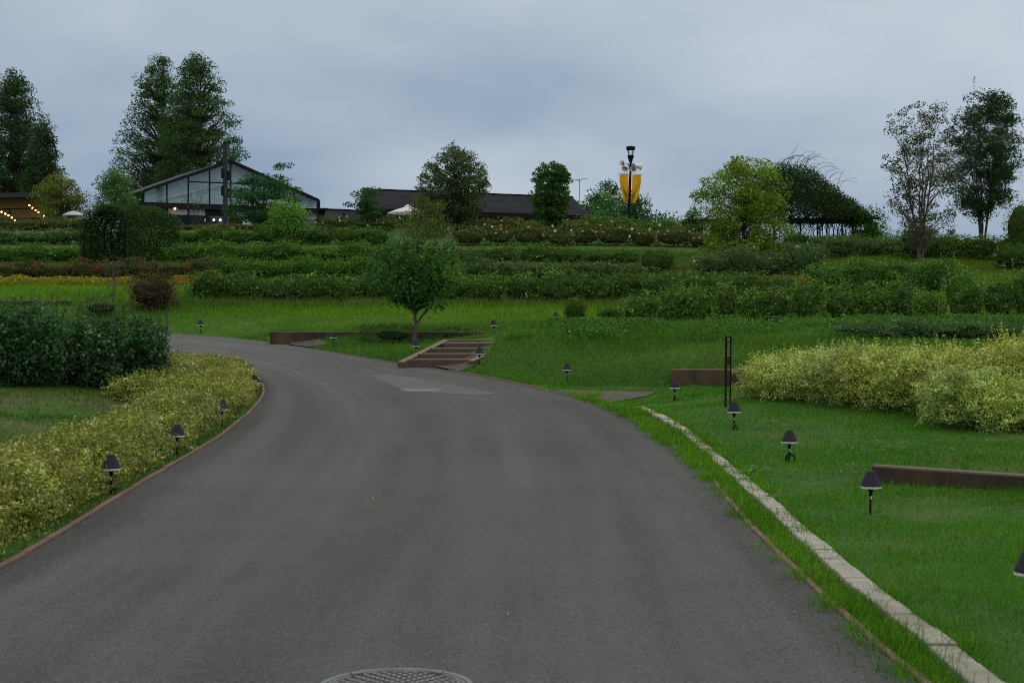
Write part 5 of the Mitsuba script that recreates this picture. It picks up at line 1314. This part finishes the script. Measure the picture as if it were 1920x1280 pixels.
x, y = scatter(rng, 190000, 36.0, 60.0, lambda d: -.343 * d - 2.5, lambda d: .343 * d + 2.5, .5)
ok = (road_dist(x, y) > .05) & ~((y < 37.5) & (x > -5)); x, y = x[ok], y[ok]
hb = .09 + .10 * np.clip((y - 40.5) / 2.5, 0, 1) * (y < 45)
m1 = blades(rng, x, y, hb, .016 * (y / 40), .6, GR4, .22)
m1 = (m1[0], m1[1], m1[2] * np.where(np.repeat(y, 3)[:, None] > 49.5, [.85, .62, .8], 1.0))
tx = rng.uniform(xat(300, 43), xat(1440, 43), 5200); ty = 43.3 + rng.normal(0, .28, 5200)
m2 = blades(rng, tx, ty, .26, .016, .6, [(.07, .10, .03), (.15, .18, .075)], .3)
mm = cat3([m1, m2])
stuff('bank_grass', 'bright grass on the bank and terraces below the hedge rows', 'grass', mm[:2], 'blade', color=mm[2])
lx_, ly_ = left[:, 0], left[:, 1]
x, y = scatter(rng, 90000, 7.0, 31.5, lambda d: -.343 * d - 1.2, lambda d: np.interp(d, [7, 26, 31.5], [-2.0, -2.6, -5.5]), .6)
rd = road_dist(x, y); ok = (rd > .03) & ~shapely.contains_xy(shapely.LineString(kl[:, :2]).buffer(.09), x, y)
bare = meshkit.fbm(np.stack([x * 1.3, y * 1.6, x * 0 + 9], -1), 3, 2)
ok &= ~((y > 16) & (y < 25) & (x < -4) & (rng.random(len(x)) < np.clip((bare - .42) * 5, 0, .6)))
x, y = x[ok], y[ok]
mm = blades(rng, x, y, .05, .0050 * (y / 9) ** .9, .6, [(.045, .11, .012), (.10, .19, .022)], .25)
stuff('left_verge_grass', 'thin mossy grass on the worn bank behind the roadside shrubs', 'grass', mm[:2], 'blade', color=mm[2])
labels['moss_grass'] = labels.pop('left_verge_grass'); scene['moss_grass'] = scene.pop('left_verge_grass')

# coarse leafy weeds lumped along the top of the mound
rng = np.random.default_rng(311)
n = 60000
x = rng.uniform(.2, 13.5, n); y = rng.uniform(29.6, 34.6, n)
lm = meshkit.fbm(np.stack([x * 1.1, y * 1.5, x * 0 + 3], -1), 3, 37)
front = np.clip((y - (30.3 + .7 * np.sin(x * 1.1) + .5 * np.sin(x * 2.7))) / .5, 0, 1)
ok = (rng.random(n) < np.clip((lm - .38) * 5, 0, 1) * front) & ~shapely.contains_xy(block.buffer(.1), x, y); x, y, lm = x[ok], y[ok], lm[ok]
z_ = zt(x, y) + .30 * np.clip((lm - .38) * 3.2, 0, 1) * rng.random(len(x)) ** .6
v, f, c = leaf_mesh(rng, np.stack([x, y, z_], 1), .060, [(.034, .084, .016), (.074, .158, .030)], .3, None, .5, .45)
stuff('mound_weeds', 'lumpy coarse weeds trailing over the upper half of the grass mound', 'weeds', (v, f), 'leaf', color=c)

# yellow and orange ground cover strips
def cover(key, label, px0, px1, d, hgt, n, cols):
    rng = np.random.default_rng(n)
    x = rng.uniform(xat(px0, d), xat(px1, d), n); y = d + rng.normal(0, .22, n)
    z_ = zt(x, y) + hgt * rng.random(n) * (.45 + .8 * meshkit.fbm(np.stack([x * 2, y * 2, x * 0], -1), 2, 3))
    v, f, c = leaf_mesh(rng, np.stack([x, y, z_], 1), .055, cols, .25, None, .6)
    stuff(key, label, 'ground cover', (v, f), 'leaf', color=c)
cover('ground_cover', 'yellow-leaved ground cover strip at the foot of the red roses', -20, 245, 48.6, .34, 5200, [(.10, .115, .014), (.26, .21, .03), (.34, .26, .03)])
cover('ground_cover_001', 'orange-yellow ground cover beside the red-brown round shrub', 325, 425, 48.6, .30, 1800, [(.12, .085, .014), (.27, .16, .025), (.34, .2, .03)])
cover('ground_cover_002', 'orange-brown ground cover strip below the dark high hedge', 1325, 1530, 48.4, .26, 3000, [(.13, .075, .012), (.27, .145, .022), (.34, .2, .03)])

# broad-leaved weeds in the lawn
rng = np.random.default_rng(88)
for q, (px, py, lab) in enumerate([(1424, 805, 'pale weed plant in the lawn between two lamps and the big bushes'), (1595, 890, 'silvery weed beside the end of the low lawn wall'), (1690, 848, 'spreading silvery weed patch in the lawn below the big bushes'),
                                   (1415, 893, 'small silvery weed overhanging the paver strip'), (1870, 820, 'silvery weed in the lawn at the foot of the bright yellow bush')]):
    r = ray(px, py); dd = 8.0
    for _ in range(4000):
        p = EYE + r * dd
        if p[2] <= float(zt(p[0], p[1])): break
        dd += .01
    n = 26 if q != 2 else 60; s_ = .10 if q != 2 else .26
    P = p + np.stack([rng.normal(0, s_, n), rng.normal(0, s_, n), rng.uniform(.03, .10, n)], 1)
    v, f, c = leaf_mesh(rng, P, .05, [(.08, .14, .06), (.20, .27, .14)], .2, None, 1.2, .6, 1.2)
    part(thing('weed_plant', lab, 'weed'), 'foliage', (v, f), 'leaf', color=c)
# leaf scraps on the asphalt
P = []
for _ in range(70):
    y_ = rng.uniform(6, 24); x_ = rng.uniform(-.3 * y_, road_right(y_) - .1)
    if road_poly.contains(shapely.Point(x_, y_)): P.append([x_, y_, float(zroad(y_)) + .012])
v, f, c = leaf_mesh(rng, np.array(P), .022, [(.14, .13, .07), (.25, .22, .12)], .3, None, 3.0, .4)
stuff('leaf_litter', 'scattered pale scraps of leaf on the asphalt', 'litter', (v, f), 'leaf', color=c)
